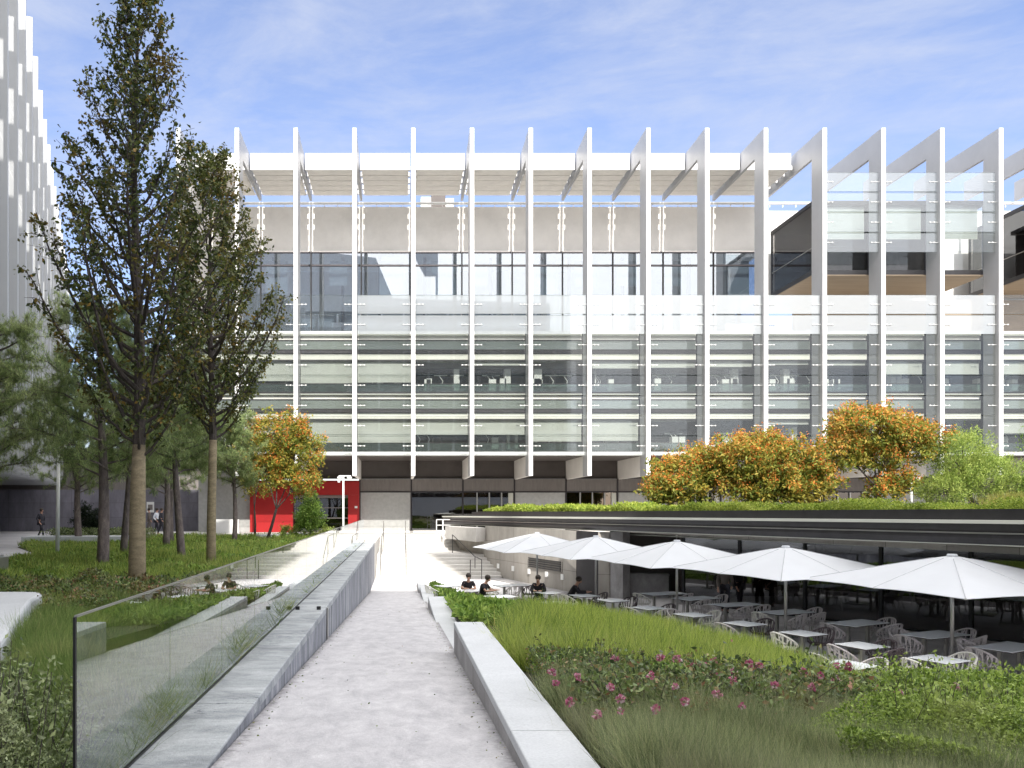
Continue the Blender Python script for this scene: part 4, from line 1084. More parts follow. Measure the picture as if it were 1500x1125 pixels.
def decid_tree(name, loc, label, seed, h_clear, h_top, tab, nb, r0, leaf=0.078, mat='lf_pear', bark='bark_pear', group=None, twigs=11, per=15, rise=1.25, lean=0.0):
    """central-leader tree: tapered trunk, ascending limbs, twigs with single leaves"""
    rng = np.random.default_rng(seed); rr = random.Random(seed)
    t = thing(name, loc, label, 'tree', group); L = Vector(loc)
    g = MB(); n = 16; pts = []; rad = []
    for i in range(n + 1):
        f = i / n; h = f * h_top
        wob = .05 * math.sin(f * 9 + seed) * min(1, f * 3)
        pts.append(L + Vector((wob + lean * h, .04 * math.cos(f * 7 + seed), h - .1)))
        rad.append(max(.006, r0 * (1.0 - .22 * min(1, h / h_clear)) * (1 - max(0, (h - h_clear)) / (h_top - h_clear)) ** .8 if h > h_clear else r0 * (1.12 - .25 * h / h_clear)))
    def leader(h):
        f = h / h_top * n; i = min(int(f), n - 1); return pts[i].lerp(pts[i + 1], f - i), rad[i] + (rad[i + 1] - rad[i]) * (f - i)
    cut = max(2, int(round(h_clear / h_top * n)))
    g.tube(pts[:cut + 1], rad[:cut + 1], 14); g.build('trunk', bark, t, smooth=True)
    g = MB(); g.tube(pts[cut:], rad[cut:], 9)
    P_ = []; D_ = []
    ga = 2.399963
    for b in range(nb):
        f = (b + .5) / nb; hb = h_clear - .25 + (h_top * .97 - h_clear) * (f ** 1.15)
        az = b * ga + rr.uniform(-.4, .4)
        p0, r_ = leader(min(hb, h_top * .985))
        r = envelope(tab, hb + .8) * rr.uniform(.6, .98)
        for _ in range(4): r = min(r, 1.12 * envelope(tab, hb + r * rise + .25))
        r = max(r, .25); up_ = r * rise * rr.uniform(.75, 1.25) + .25
        d = Vector((math.cos(az), math.sin(az), 0)); side = Vector((-d.y, d.x, 0))
        q = []; m = 6; bend = rr.uniform(-.15, .15) * r
        for i in range(m + 1):
            u = i / m
            q.append(p0 + d * (r * (u ** .8)) + side * bend * math.sin(PI * u) + Vector((0, 0, up_ * (u ** 1.3))) + Vector((rr.uniform(-1, 1), rr.uniform(-1, 1), rr.uniform(-1, 1))) * .03 * (i > 0))
        rb = min(r_ * .62, .012 + .022 * r)
        g.tube(q, [rb * (1 - .85 * i / m) for i in range(m + 1)], 6)
        nt_ = max(4, int(twigs * (0.5 + r / 2.2)))
        for k in range(nt_):
            u = .22 + .78 * (k + rr.random()) / nt_; i = min(int(u * m), m - 1); s = q[i].lerp(q[i + 1], u * m - i)
            tl = rr.uniform(.25, .62) * (1.0 if u < .9 else .7)
            td = (d * rr.uniform(-.1, .9) + side * rr.uniform(-1, 1) + Vector((0, 0, rr.uniform(.1, 1.1)))).normalized()
            e = s + td * tl; mid = s.lerp(e, .5) + Vector((0, 0, .04))
            g.tube([s, mid, e], [.009, .006, .003], 4, cap=False)
            cnt = int(per * rr.choice((.25, .7, 1.0, 1.3, 1.7)))
            uu = rng.uniform(.15, 1.05, cnt)[:, None]
            P_.append(np.array(s)[None] * (1 - uu) + np.array(e)[None] * uu + rng.normal(size=(cnt, 3)) * .055)
    g.build('limbs', 'bark_dark', t)
    P_ = np.concatenate(P_); d = rnd_dirs(rng, len(P_)); d[:, 2] -= .45; d /= np.linalg.norm(d, axis=1, keepdims=True)
    V, Fc = leaves(rng, P_, leaf, .62, dirs=d)
    tris('crown', V, Fc, mat, t)
    return t

pear_tab = [(0, .5), (3.0, .9), (4, 1.5), (5.5, 2.85), (7, 2.75), (8.5, 1.6), (9.8, 1.15), (10.6, .8), (12, .5), (13, .2)]
decid_tree('pear_tree', (-5.45, 16.2, -1.85), 'tallest dark leafy tree in front, its pale straight trunk nearest the glass railing', 11, 3.15, 12.9, pear_tab, 80, .165, .095, per=19, twigs=12)
pear_tab2 = [(0, .5), (4, 1.0), (5, 1.7), (6.3, 2.6), (8, 2.4), (9.5, 1.5), (11, .9), (12.3, .4)]
decid_tree('pear_tree', (-5.5, 22.7, -1.85), 'second dark leafy tree with a thinner straight trunk, right of the tallest tree', 5, 4.1, 12.4, pear_tab2, 70, .13, .10, 'lf_pear2', per=22, twigs=13)

def pine_tree(seed, h_clear, h_top, rad_, r0, lean, nb=26):
    rng = np.random.default_rng(seed); rr = random.Random(seed)
    t = thing('pine_tree', (0, 0, 0), 'x', 'tree', 'pine trees in the grove')
    g = MB(); n = 10; pts = []; rad = []
    for i in range(n + 1):
        f = i / n; h = f * h_top; pts.append(Vector((lean * h + .12 * math.sin(f * 4 + seed) * f, .1 * math.sin(f * 5), h - .1))); rad.append(r0 * (1.1 - .85 * f))
    g.tube(pts, rad, 10); 
    g.build('trunk', 'bark_pine', t, smooth=True, local=True)
    g = MB(); T = []
    for b in range(nb):
        f = (b + .5) / nb; hb = h_clear + (h_top - h_clear) * f; i = min(int(hb / h_top * n), n - 1); p0 = pts[i].lerp(pts[i + 1], hb / h_top * n - i)
        az = b * 2.4 + rr.uniform(-.5, .5); r = rad_ * (1 - .55 * f) * rr.uniform(.6, 1.1); d = Vector((math.cos(az), math.sin(az), 0)); side = Vector((-d.y, d.x, 0))
        q = [p0 + d * r * u + Vector((0, 0, r * (.35 * u + .15 * u * u) * rr.uniform(.6, 1.3))) + side * .15 * math.sin(3 * u + b) for u in (0, .25, .5, .75, 1)]
        g.tube(q, [.035, .028, .02, .014, .007], 5)
        for k in range(24):
            u = rr.uniform(.25, 1.0) * 4; i = min(int(u), 3); s = q[i].lerp(q[i + 1], u - i)
            e = s + (d * rr.uniform(-.2, .8) + side * rr.uniform(-1, 1) + Vector((0, 0, rr.uniform(-.35, .6)))).normalized() * rr.uniform(.3, .75)
            g.tube([s, e], [.009, .004], 3, cap=False)
            for v in (.35, .6, .8, 1.0): T.append(tuple(s.lerp(e, v) + Vector((rr.uniform(-.05, .05), rr.uniform(-.05, .05), rr.uniform(-.05, .05)))))
    g.build('limbs', 'bark_pine', t, local=True)
    T = np.array(T); per = 26
    B = np.repeat(T, per, 0); d = rnd_dirs(rng, len(B), .25)
    V, Fc = blades(rng, B, d, rng.uniform(.12, .24, len(B)), .013)
    tris('crown', V, Fc, 'needle', t, local=True)
    return t
pA = pine_tree(21, 2.6, 7.4, 2.4, .17, .01, 30); pB = pine_tree(22, 2.9, 6.6, 2.1, .13, -.05, 26)
pines = [(pA, -8.5, 22.3, 0, 1.0, 'thick trunked pine just left of the tallest tree'), (pB, -7.15, 25.6, 20, 1.0, 'leaning pine between the two tall leafy trees'),
         (pA, -15.2, 37, 80, .95, 'pine beside the dark clipped conifers and curb block'), (pB, -10.1, 28.5, 200, 1.0, 'slim pink barked pine between thick pine and tallest tree'),
         (pB, -11.0, 37.5, 140, 1.05, 'distant slim pine in front of the walking pair'), (pA, -9.9, 33, 250, .9, 'distant straight pine behind the leaning pine'),
         (pB, -8.2, 38.5, 300, .95, 'small distant pine before the dark wall near the red box'), (pA, -12.7, 24.5, 130, 1.02, 'pine at the edge of the paving behind the globe lamp post')]
seen = set()
for src, x, y, rz, s, lab in pines:
    o = src if src.name not in seen else dup(src); seen.add(src.name)
    o.location = (x, y, -1.85); o.rotation_euler = (0, 0, R(rz)); o.scale = (s, s, s); o['label'] = lab

def clump_tree(name, label, base, trunk_r, lobes, nleaf, leaf, mat, seed, pods=0, group=None, bark='bark_dark', aspect=.4, clump=.28, category='tree', up=0.0, limb_n=7):
    """crown made of leaf clumps scattered through several lobes, limbs reaching into every lobe"""
    rng = np.random.default_rng(seed); rr = random.Random(seed); B = Vector(base)
    t = thing(name, base, label, category, group)
    g = MB(); top = sum((Vector(l[0]) for l in lobes), Vector()) / len(lobes); fork = B.lerp(Vector((top.x, top.y, B.z + (top.z - B.z) * .75)), .55)
    g.tube([B - Vector((0, 0, .1)), B.lerp(fork, .5) + Vector((.04, 0, 0)), fork], [trunk_r * 1.15, trunk_r, trunk_r * .8], 8)
    g.build('trunk', bark, t, smooth=True)
    g = MB(); PL = []; PP = []
    vol = [l[1][0] * l[1][1] * l[1][2] for l in lobes]; tv = sum(vol)
    for (c, r), v in zip(lobes, vol):
        c = Vector(c); k = max(30, int(nleaf / 34 * v / tv))
        for q in range(limb_n):
            d = rnd_dirs(rng, 1, .3)[0]; e = c + Vector((d[0] * r[0], d[1] * r[1], d[2] * r[2])) * .85
            g.tube([fork, fork.lerp(c, .6) + Vector((0, 0, -.1)), c.lerp(e, .4), e], [trunk_r * .5, trunk_r * .36, trunk_r * .22, .006], 5)
        d = rnd_dirs(rng, k, .12); rad = rng.uniform(.42, 1.0, k)[:, None] ** .6 * rng.choice([.9, 1.0, 1.0, 1.14, 1.25], k)[:, None]
        cc = np.array(c) + d * np.array(r) * rad
        m = 34; B0 = np.repeat(cc, m, 0) + rng.normal(size=(k * m, 3)) * clump * .5
        PL.append(B0)
        if pods:
            sel = cc[(d[:, 2] > -.4) & (rad[:, 0] > .7) & (rng.random(k) < pods)]
            pm = 26; PP.append(np.repeat(sel, pm, 0) + rng.normal(size=(len(sel) * pm, 3)) * np.array([.11, .11, .14]) + np.array([0, 0, .16]))
    g.build('limbs', bark, t)
    PL = np.concatenate(PL); d = rnd_dirs(rng, len(PL), up)
    V, Fc = leaves(rng, PL, leaf, aspect, dirs=d); tris('crown', V, Fc, mat, t)
    if pods:
        PP = np.concatenate(PP); V, Fc = leaves(rng, PP, .085, .7); tris('seed_pods', V, Fc, 'pod', t)
    return t
ag = 'autumn trees with orange seed pods'
clump_tree('autumn_tree', 'autumn tree with yellow and orange leaves before the red entrance box', (-6.92, 40, -1.85), .075,
           [((-6.3, 40, 3.6), (1.5, 1.3, 1.1)), ((-5.2, 40, 2.7), (1.25, 1.2, 1.3)), ((-6.9, 40.2, 1.8), (1.2, 1.1, 1.0)), ((-5.3, 39.8, 1.2), (1.2, 1.0, .75))], 13000, .17, 'lf_autumn', 31, .55, ag)
clump_tree('autumn_tree', 'slim young autumn tree touching the left side of the red entrance box', (-8.4, 45, -1.85), .06,
           [((-8.6, 45, 3.0), (1.3, 1.2, 1.2)), ((-8.3, 45, 1.4), (1.0, 1.0, .9))], 5000, .16, 'lf_autumn', 32, .4, ag)
clump_tree('autumn_tree', 'low orange topped tree at the left of the roof garden trees', (13.9, 38, -.2), .08,
           [((13.5, 38, 1.4), (1.5, 1.5, 1.05)), ((14.7, 38.3, 1.9), (1.3, 1.4, .9)), ((12.7, 37.8, .8), (.9, 1.1, .7))], 12000, .19, 'lf_autumn', 33, .8, ag)
clump_tree('autumn_tree', 'broad rounded orange topped tree in the middle of the roof garden', (17.5, 37, -.2), .1,
           [((16.6, 37, 2.2), (1.9, 1.6, 1.25)), ((18.3, 37, 1.9), (1.7, 1.5, 1.1)), ((19.0, 36.8, 1.0), (1.15, 1.3, .95)), ((17.0, 36.8, .9), (2.0, 1.4, .8))], 24000, .19, 'lf_autumn', 34, .9, ag)
clump_tree('autumn_tree', 'tallest orange topped roof garden tree with visible forked limbs', (22.3, 37, -.2), .09,
           [((22.0, 37, 3.6), (1.9, 1.5, 1.05)), ((24.0, 37, 3.1), (1.35, 1.3, .95)), ((20.9, 37, 2.7), (1.15, 1.2, .95)), ((22.6, 37, 2.3), (1.3, 1.1, .6)), ((22.6, 36.8, .75), (1.0, .9, .6)), ((23.3, 36.8, 1.3), (.8, .8, .4))], 17000, .18, 'lf_autumn', 35, .95, ag, limb_n=9)
clump_tree('juniper_tree', 'light green feathery conifer on the planted roof, right of the orange trees', (27.2, 37, -.2), .1,
           [((26.4, 37, 2.2), (1.3, 1.2, 1.3)), ((27.3, 37, 1.3), (1.7, 1.4, 1.2)), ((25.5, 37, .8), (1.1, 1.2, .8))], 30000, .13, 'lf_light', 36, 0, 'feathery conifers on the planted roof', aspect=.22, up=.8, clump=.24)
clump_tree('juniper_tree', 'darker green feathery conifer at the right picture edge on the roof', (31.0, 36, -.2), .1,
           [((30.6, 36, 2.6), (1.6, 1.4, 1.5)), ((30.2, 36, 1.0), (1.6, 1.3, 1.1)), ((29.2, 36, .6), (1.0, 1.2, .7))], 30000, .13, 'lf_cover', 37, 0, 'feathery conifers on the planted roof', aspect=.22, up=.8, clump=.24)
clump_tree('round_shrub', 'pointed green shrub in front of the red entrance box window', (-5.1, 43.5, -1.87), .04,
           [((-5.1, 43.5, -.6), (.75, .7, .8)), ((-5.0, 43.5, .2), (.4, .4, .6))], 6000, .12, 'lf_cover', 38, 0, category='shrub', aspect=.4, clump=.18)
clump_tree('round_shrub', 'low rounded green shrub at the foot of the pointed shrub', (-6.2, 43.6, -1.87), .03,
           [((-6.2, 43.6, -1.45), (.65, .5, .38)), ((-4.1, 43.4, -1.5), (.6, .5, .38))], 4000, .1, 'lf_light', 39, 0, category='shrub', aspect=.4, clump=.14)
for i, (px, py, w_, h_, d) in enumerate(((124, 772, .55, 1.9, 40), (141, 772, .45, 1.6, 40))):
    x = (px - VX) / F * d
    clump_tree('clipped_conifer', ['taller very dark conical conifer before the stained wall', 'shorter very dark conifer half behind the thick pine trunk'][i], (x, d, -1.85), .05,
               [((x, d, -1.85 + h_ * .4), (w_, w_, h_ * .45)), ((x, d, -1.85 + h_ * .75), (w_ * .6, w_ * .6, h_ * .35))], 6000, .09, 'lf_dark', 40 + i, 0, 'dark clipped conifers', category='conifer', clump=.12, limb_n=2)

# ------------------------------------------------------------------ planting beds
def xedge(y): return float(np.interp(y, [3, 8, 11, 12.6, 15, 17, 20.5, 23.5, 28, 33], [21, 20, 9.6, 8.6, 8.5, 8.2, 7.3, 6.4, 3.9, 1.5]))
XE = np.vectorize(xedge)
def bed_z(x, y):
    zb = np.minimum(-1.72, -1.72 - .062 * (y - 4)); zb = np.maximum(zb, -3.4)
    s = np.clip((x - 1.3) / np.maximum(XE(y) - 1.3, .2), 0, 1)
    return zb + (-3.66 - zb) * s ** np.interp(y, [9, 10.5, 12, 19, 23, 27], [1.2, 1.1, 1.8, 1.8, 1.2, .7])
g = MB(); nx, ny = 24, 44; vs = []; fs = []
for j in range(ny + 1):
    y = -6 + 39 * j / ny
    for i in range(nx + 1):
        x = 1.28 + (xedge(max(3, y)) - 1.28) * i / nx; vs.append((x, y, float(bed_z(np.array(x), np.array(max(3, y))))))
for j in range(ny):
    for i in range(nx): a = j * (nx + 1) + i; fs.append((a, a + 1, a + nx + 2, a + nx + 1))
g.add(vs, fs); struct(g.build('rose_bed_soil', 'soil', local=True))
g = MB(); 
for j in range(30):
    y = 2.9 + 30 * j / 30; y1 = y + 1.0
    if y1 > 32.9: break
    a, b = (xedge(y), y), (xedge(y1), y1)
    g.prism([a, b, (b[0] + .12, b[1] + .03), (a[0] + .12, a[1] + .03)], ZT, -3.56)
tag(g.build('bed_edging', 'smooth_conc_b'), 'low concrete edging between the patio floor and the planted slope', 'curb')
# left bed
def left_z(x, y): return -1.88 + .0 * x
def left_edge(y): return np.interp(y, [3, 13, 20, 30, 36, 48], [-7.5, -8.5, -11.2, -13.8, -17.6, -18])
g = MB(); q = [(-1.995, 3), (-1.995, 43), (-5, 45.5), (-8, 48), (-18, 47.5), (-17.6, 36), (-13.8, 30), (-11.2, 20), (-8.5, 12), (-9.5, 3)]
g.prism(q, -2.1, -1.862); struct(g.build('tree_bed_soil', 'soil', local=True))

def scatter(rng, n, y0, y1, xa, xb, power=1.0):
    """more plants per square metre near the path, where they are seen large"""
    u = rng.random(n); y = 1 / (1 / y0 + (1 / y1 - 1 / y0) * u) if power == 2 else y0 * (y1 / y0) ** u
    a = xa(y) if callable(xa) else xa; b = xb(y) if callable(xb) else xb
    x = a + (b - a) * rng.random(n)
    return x, y
def lump(x, y, s, seed=0):
    """uneven height of the planting"""
    return .5 + .25 * (np.sin(x * s + seed) * np.cos(y * s * .8 + seed * 2) + np.sin(x * s * 2.3 + y * s * 1.7 + seed) )
def grass_bed(name, label, mat, seed, n, y0, y1, xa, xb, hgt, wd, zfun, tuft=9, keep=None, spread=.5, ls=1.6):
    rng = np.random.default_rng(seed); x, y = scatter(rng, n // tuft, y0, y1, xa, xb)
    if keep is not None: k = keep(x, y); x, y = x[k], y[k]
    hh = hgt * (.55 + .75 * np.clip(lump(x, y, ls, seed), 0, 1))
    x = np.repeat(x, tuft) + rng.normal(size=len(x) * tuft) * .05; y = np.repeat(y, tuft) + rng.normal(size=len(y) * tuft) * .05; hh = np.repeat(hh, tuft)
    B = np.stack([x, y, zfun(x, y)], 1); d = np.stack([rng.normal(size=len(x)) * spread, rng.normal(size=len(x)) * spread, np.ones(len(x))], 1); d /= np.linalg.norm(d, axis=1, keepdims=True)
    sc_ = np.clip(y / 10, .55, 2.6)
    V, Fc = blades(rng, B, d, hh * rng.uniform(.6, 1.15, len(x)), wd * sc_)
    return tag(tris(name, V, Fc, mat), label, 'grass', kind='stuff')
def leaf_bed(name, label, mat, seed, n, y0, y1, xa, xb, h0, h1, size, zfun, catg='ground cover', keep=None, aspect=.5, ls=1.5, up=.3):
    rng = np.random.default_rng(seed); x, y = scatter(rng, n, y0, y1, xa, xb)
    if keep is not None: k = keep(x, y); x, y = x[k], y[k]
    h1 = h1(x, y) if callable(h1) else h1
    hh = h0 + (h1 - h0) * np.clip(lump(x, y, ls, seed), 0, 1); z = zfun(x, y) + hh * (1 - rng.random(len(x)) ** 2.2 * .75)
    d = rnd_dirs(rng, len(x), up)
    V, Fc = leaves(rng, np.stack([x, y, z], 1), (size * np.clip(y / 9, .7, 2.4))[:, ], aspect, dirs=d)
    return tag(tris(name, V, Fc, mat), label, catg, kind='stuff')
# right slope
bz = lambda x, y: bed_z(x, y)
ex = lambda y: XE(y) - .1
leaf_bed('groundcover', 'dark green leafy ground cover at the foot of the ramp walls', 'lf_cover', 51, 60000, 16.5, 33, 1.35, ex, .08, .28, .08, bz)
grass_bed('tall_grass', 'tall yellow green grass band between roses and patio', 'grass_yellow', 52, 150000, 9.3, 20, lambda y: 1.52 + .2 * np.maximum(y - 12, 0), ex, .42, .011, bz, keep=lambda x, y: (y > 9.4 + 1.6 * np.sin(x * 1.3) * .4) & (x < XE(y) - .1), spread=.33)
grass_bed('grass_plumes', 'taller arching plumes standing out of the yellow green grass', 'grass_yellow', 58, 100000, 9.6, 18.5, lambda y: 1.5 + .25 * np.maximum(y - 11, 0), ex, .62, .013, bz, tuft=60, spread=.42, ls=2.9, keep=lambda x, y: (np.sin(x * 3.1 + y) * np.cos(y * 2.3) > -.35) & (x < XE(y) - .7))
grass_bed('green_plumes', 'darker green feathery stems mixed into the yellow green band', 'grass_mid', 59, 90000, 9.6, 20, lambda y: 1.5 + .2 * np.maximum(y - 12, 0), ex, .62, .011, bz, tuft=40, spread=.5, ls=3.4, keep=lambda x, y: (np.sin(x * 2.3 + 2 * y) > -.2) & (x < XE(y) - .7))
leaf_bed('rose_undergrowth', 'dark rose foliage filling the slope below the yellow grass', 'lf_rose', 53, 110000, 5.9, 11, 1.5, lambda y: np.minimum(ex(y), .62 * y + 1.2), .2, .46, .042, bz, keep=lambda x, y: (y < 9.7 + .5 * np.sin(x * 1.7 + 1)) & (y > 6.4 + .6 * np.sin(x * 2.3)))
leaf_bed('bushy_groundcover', 'mid green small leaved plants between the grass and the roses', 'lf_cover', 57, 24000, 8.0, 11.2, 1.6, lambda y: np.minimum(ex(y), .5 * y + 1.6), .22, .44, .05, bz, keep=lambda x, y: np.sin(x * 2.1) + np.cos(y * 1.9 + x) > .1)
grass_bed('lavender', 'grey green lavender stalks covering the near slope', 'lavender', 54, 200000, 3.2, 7.8, 1.46, lambda y: .66 * y + .8, .46, .0085, bz, spread=.42, tuft=40, ls=3.1)
leaf_bed('bright_shrubs', 'bright green small leaved shrubs in the lower right corner', 'lf_shrub_b', 55, 120000, 4.6, 10.6, lambda y: .58 * y + .25 * np.sin(y * 3) + .3 * np.sin(y * 7.3), lambda y: np.minimum(.95 * y, XE(y) - .1), .2, .62, .040, bz, 'shrubs', aspect=.55)
# left bed
def corner_h(x, y): return np.maximum(.2, 1.83 - .2157 * y - .116 * y * np.clip((x / y + .51) / .17, 0, 1))
lz = lambda x, y: left_z(x, y)
le = lambda y: left_edge(y) + .1
grass_bed('feathery_lawn', 'feathery green planting under the trees', 'grass_mid', 61, 210000, 13, 46, le, -2.1, .42, .010, lz, spread=.6, keep=lambda x, y: (y < 43 + (-2 - x) * .7) & ~((x < -6.2) & (y < 13.6)))
leaf_bed('low_leafy_cover', 'leafy green cover mixed into the tree bed', 'lf_cover', 62, 50000, 16, 46, le, -2.1, .1, .32, .055, lz, keep=lambda x, y: (y < 43 + (-2 - x) * .7))
grass_bed('dark_grass', 'dark green grass mounds behind the glass railing', 'grass_dark', 63, 120000, 5.2, 14, lambda y: -2.2 - .42 * (y - 3.6), -2.05, .48, .007, lz, spread=.55, ls=2.4)
leaf_bed('grey_shrubs', 'low grey green shrubs around the tallest tree trunk', 'lf_rose', 64, 40000, 12.3, 16.5, lambda y: left_edge(y) * .95, -2.1, .25, .6, .04, lz, 'shrubs', ls=2.5, keep=lambda x, y: ~((x < -5.7) & (y < 13.6)))
leaf_bed('corner_shrub', 'small leaved green shrub mass in the lower left corner', 'lf_shrub', 65, 95000, 3.1, 6.8, lambda y: -1.0 * y - .1, -2.03, .3, lambda x, y: corner_h(x, y), .036, lz, 'shrubs', aspect=.5, ls=2.6,
         keep=lambda x, y: (x > -.62 * y - .9) & (y < 6.6 + .5 * (x + 2)))
rng_ = np.random.default_rng(99)
# twigs of the corner shrub carrying leaves upward
g = MB(); PT = []
rr = random.Random(5)
for k in range(260):
    y = rr.uniform(3.6, 6.6); x = rr.uniform(-.58 * y - .6, -2.05); z0 = -1.7; h = float(corner_h(x, y)) * rr.uniform(.7, 1.1)
    e = Vector((x + rr.uniform(-.15, .15), y + rr.uniform(-.15, .15), z0 + h)); g.tube([(x, y, z0), e], [.004, .002], 4)
    for q in range(26): PT.append(Vector((x, y, z0)).lerp(e, rr.uniform(.35, 1.03)))
sb = tag(g.build('shrub_stems', 'bark_dark'), 'thin upright stems of the corner shrub beside the glass railing', 'shrub')
V, Fc = leaves(rng_, np.array([tuple(p) for p in PT]) + rng_.normal(size=(len(PT), 3)) * .03, .042, .5, up=.5); tris('foliage', V, Fc, 'lf_shrub', sb)

def sprigs(name, label, mat, seed, n, yr, xf, zf, h, size, per):
    rr = random.Random(seed); rg = np.random.default_rng(seed); g = MB(); PT = []
    for k in range(n):
        y = rr.uniform(*yr); x = rr.uniform(*xf(y)); z = float(zf(np.array(x), np.array(y))); hh = rr.uniform(*h)
        b_ = Vector((x, y, z + .1)); e = b_ + Vector((rr.uniform(-.18, .18), rr.uniform(-.18, .18), hh)); g.tube([b_, b_.lerp(e, .5) + Vector((rr.uniform(-.03, .03), 0, 0)), e], [.005, .004, .002], 4)
        for q in range(per): PT.append(b_.lerp(e, rr.uniform(.35, 1.03)))
    o = tag(g.build(name, 'bark_dark'), label, 'shrub')
    V, Fc = leaves(rg, np.array([tuple(p) for p in PT]) + rg.normal(size=(len(PT), 3)) * .022, size, .5, up=.5); tris('foliage', V, Fc, mat, o)
sprigs('leafy_shrub', 'upright light green sprigs growing out of the lower right shrub mass', 'lf_shrub_b', 91, 300, (5.6, 9.3), lambda y: (.60 * y, .92 * y), bz, (.35, .62), .05, 24)
sprigs('leafy_shrub', 'reddish green leafy sprigs rising through the rose slope', 'lf_rose', 92, 260, (6.2, 9.8), lambda y: (1.8, min(.5 * y, 5.4)), bz, (.22, .42), .05, 22)
# rose shrubs with pink flowers: placed where the slope faces the ramp
def hit(px, py, lift):
    d = 4.0
    while d < 40:
        x = (px - VX) / F * d; z = (VY - py) / F * d
        if x > 1.3 and z <= float(bed_z(np.array(x), np.array(d))) + lift: return x, d, z
        d += .04
    return x, d, z
roses = [((1005, 985), [(1028, 975), (1045, 968), (1050, 985), (1016, 976), (1068, 982), (1100, 976), (1070, 995)], 'pink rose shrub with the densest blooms, middle of the slope'),
         ((1200, 1000), [(1192, 998), (1196, 1005), (1188, 990), (1228, 986), (1243, 975), (1222, 983)], 'pink rose shrub nearest the patio tables'),
         ((945, 1000), [(843, 990), (892, 1005), (894, 1015), (829, 1020), (812, 1000), (800, 985), (903, 960), (915, 1040), (870, 1052), (955, 1030)], 'sparse pink rose shrub beside the largest low wall'),
         ((1090, 1000), [(959, 999), (985, 964), (964, 964), (991, 1016), (1048, 1010), (1112, 975), (1085, 1035), (1130, 1005), (1020, 1045), (1310, 1018), (1400, 1008)], 'pink rose shrub between the sparse and the dense one')]
for i, ((cx_, cy_), fl, lab) in enumerate(roses):
    x, y, z = hit(cx_, cy_, .45); zb = float(bed_z(np.array(x), np.array(y)))
    t = thing('rose_shrub', (x, y, zb), lab, 'rose bush', 'pink rose shrubs on the slope')
    rng = np.random.default_rng(70 + i)
    g = MB(); PT = []
    for k in range(26):
        a = rng.uniform(0, 2 * PI); r = rng.uniform(.1, .8); e = Vector((max(1.5, x + r * math.cos(a) * 1.2), y + r * math.sin(a), zb + rng.uniform(.35, .58)))
        g.tube([(x + .2 * r * math.cos(a), y + .2 * r * math.sin(a), zb), e], [.006, .003], 4)
        for q in range(60): PT.append(Vector((x + .2 * r * math.cos(a), y + .2 * r * math.sin(a), zb)).lerp(e, rng.uniform(.4, 1.02)))
    g.build('stems', 'bark_dark', t)
    V, Fc = leaves(rng, np.array([tuple(p) for p in PT]) + rng.normal(size=(len(PT), 3)) * .07, .05, .6, up=.4); tris('foliage', V, Fc, 'lf_rose', t)
    for (px, py) in fl:
        fx_, fy_, fz_ = hit(px, py, .52)
        n = 26; c = np.array([fx_, fy_, fz_]) + rng.normal(size=3) * .03; d = rnd_dirs(rng, n, .2)
        V, Fc = leaves(rng, c + d * .012, .036 * (fy_ / 9) * rng.uniform(.7, 1.25), 1.0, dirs=d, fold=.5)
        tris('flower', V, Fc, 'petal', t)
# fallen leaves and grit on the ramp
rng = np.random.default_rng(77); n = 420
y = 3.5 + 24 * rng.random(n) ** 1.4; e_ = rng.random(n) < .75
x = np.where(e_, np.where(rng.random(n) < .5, -1.34 + np.abs(rng.normal(size=n)) * .09, .82 - np.abs(rng.normal(size=n)) * .1), rng.uniform(-1.3, .8, n))
d = rnd_dirs(rng, n); d[:, 2] *= .12; d /= np.linalg.norm(d, axis=1, keepdims=True)
V, Fc = leaves(rng, np.stack([x, y, ramp_z(y) + .012], 1), .026, .5, dirs=d, fold=.05)
tag(tris('fallen_leaves', V, Fc, 'lf_rose'), 'small fallen leaves along both edges of the ramp', 'leaf litter', kind='stuff')
# roof hedge
def hedge_pts(rng, n, y0, y1, off0, off1, zlo, zhi):
    y = y0 * (y1 / y0) ** rng.random(n); o_ = rng.uniform(off0, off1, n)
    x = beam_x(y) + o_; z = rng.uniform(0, 1, n) ** .6 * (zhi - zlo) * (.75 + .35 * np.sin(y * 2.1) * np.sin(y * .9 + 1)) + zlo
    return np.stack([x, y, z + zo(y) * .6], 1)
rng = np.random.default_rng(81)
pt = hedge_pts(rng, 60000, 12, 46, .75, 2.2, -.25, .17)
V, Fc = leaves(rng, pt, (.06 * np.clip(pt[:, 1] / 18, .8, 2)), .5, up=.6)
tag(tris('roof_hedge', V, Fc, 'lf_hedge'), 'long low bright green hedge along the black roof beam', 'hedge')
x, y, z = P(1487, 735, 24)
B = np.stack([rng.normal(size=2600) * .35 + x, rng.normal(size=2600) * .3 + y, np.full(2600, -.15)], 1); d = rnd_dirs(rng, 2600, 1.6)
V, Fc = blades(rng, B, d, rng.uniform(.35, .75, 2600), .02)
tag(tris('straw_grass', V, Fc, 'pampas'), 'yellow straw coloured ornamental grass clump at the right end of the roof hedge', 'grass clump')
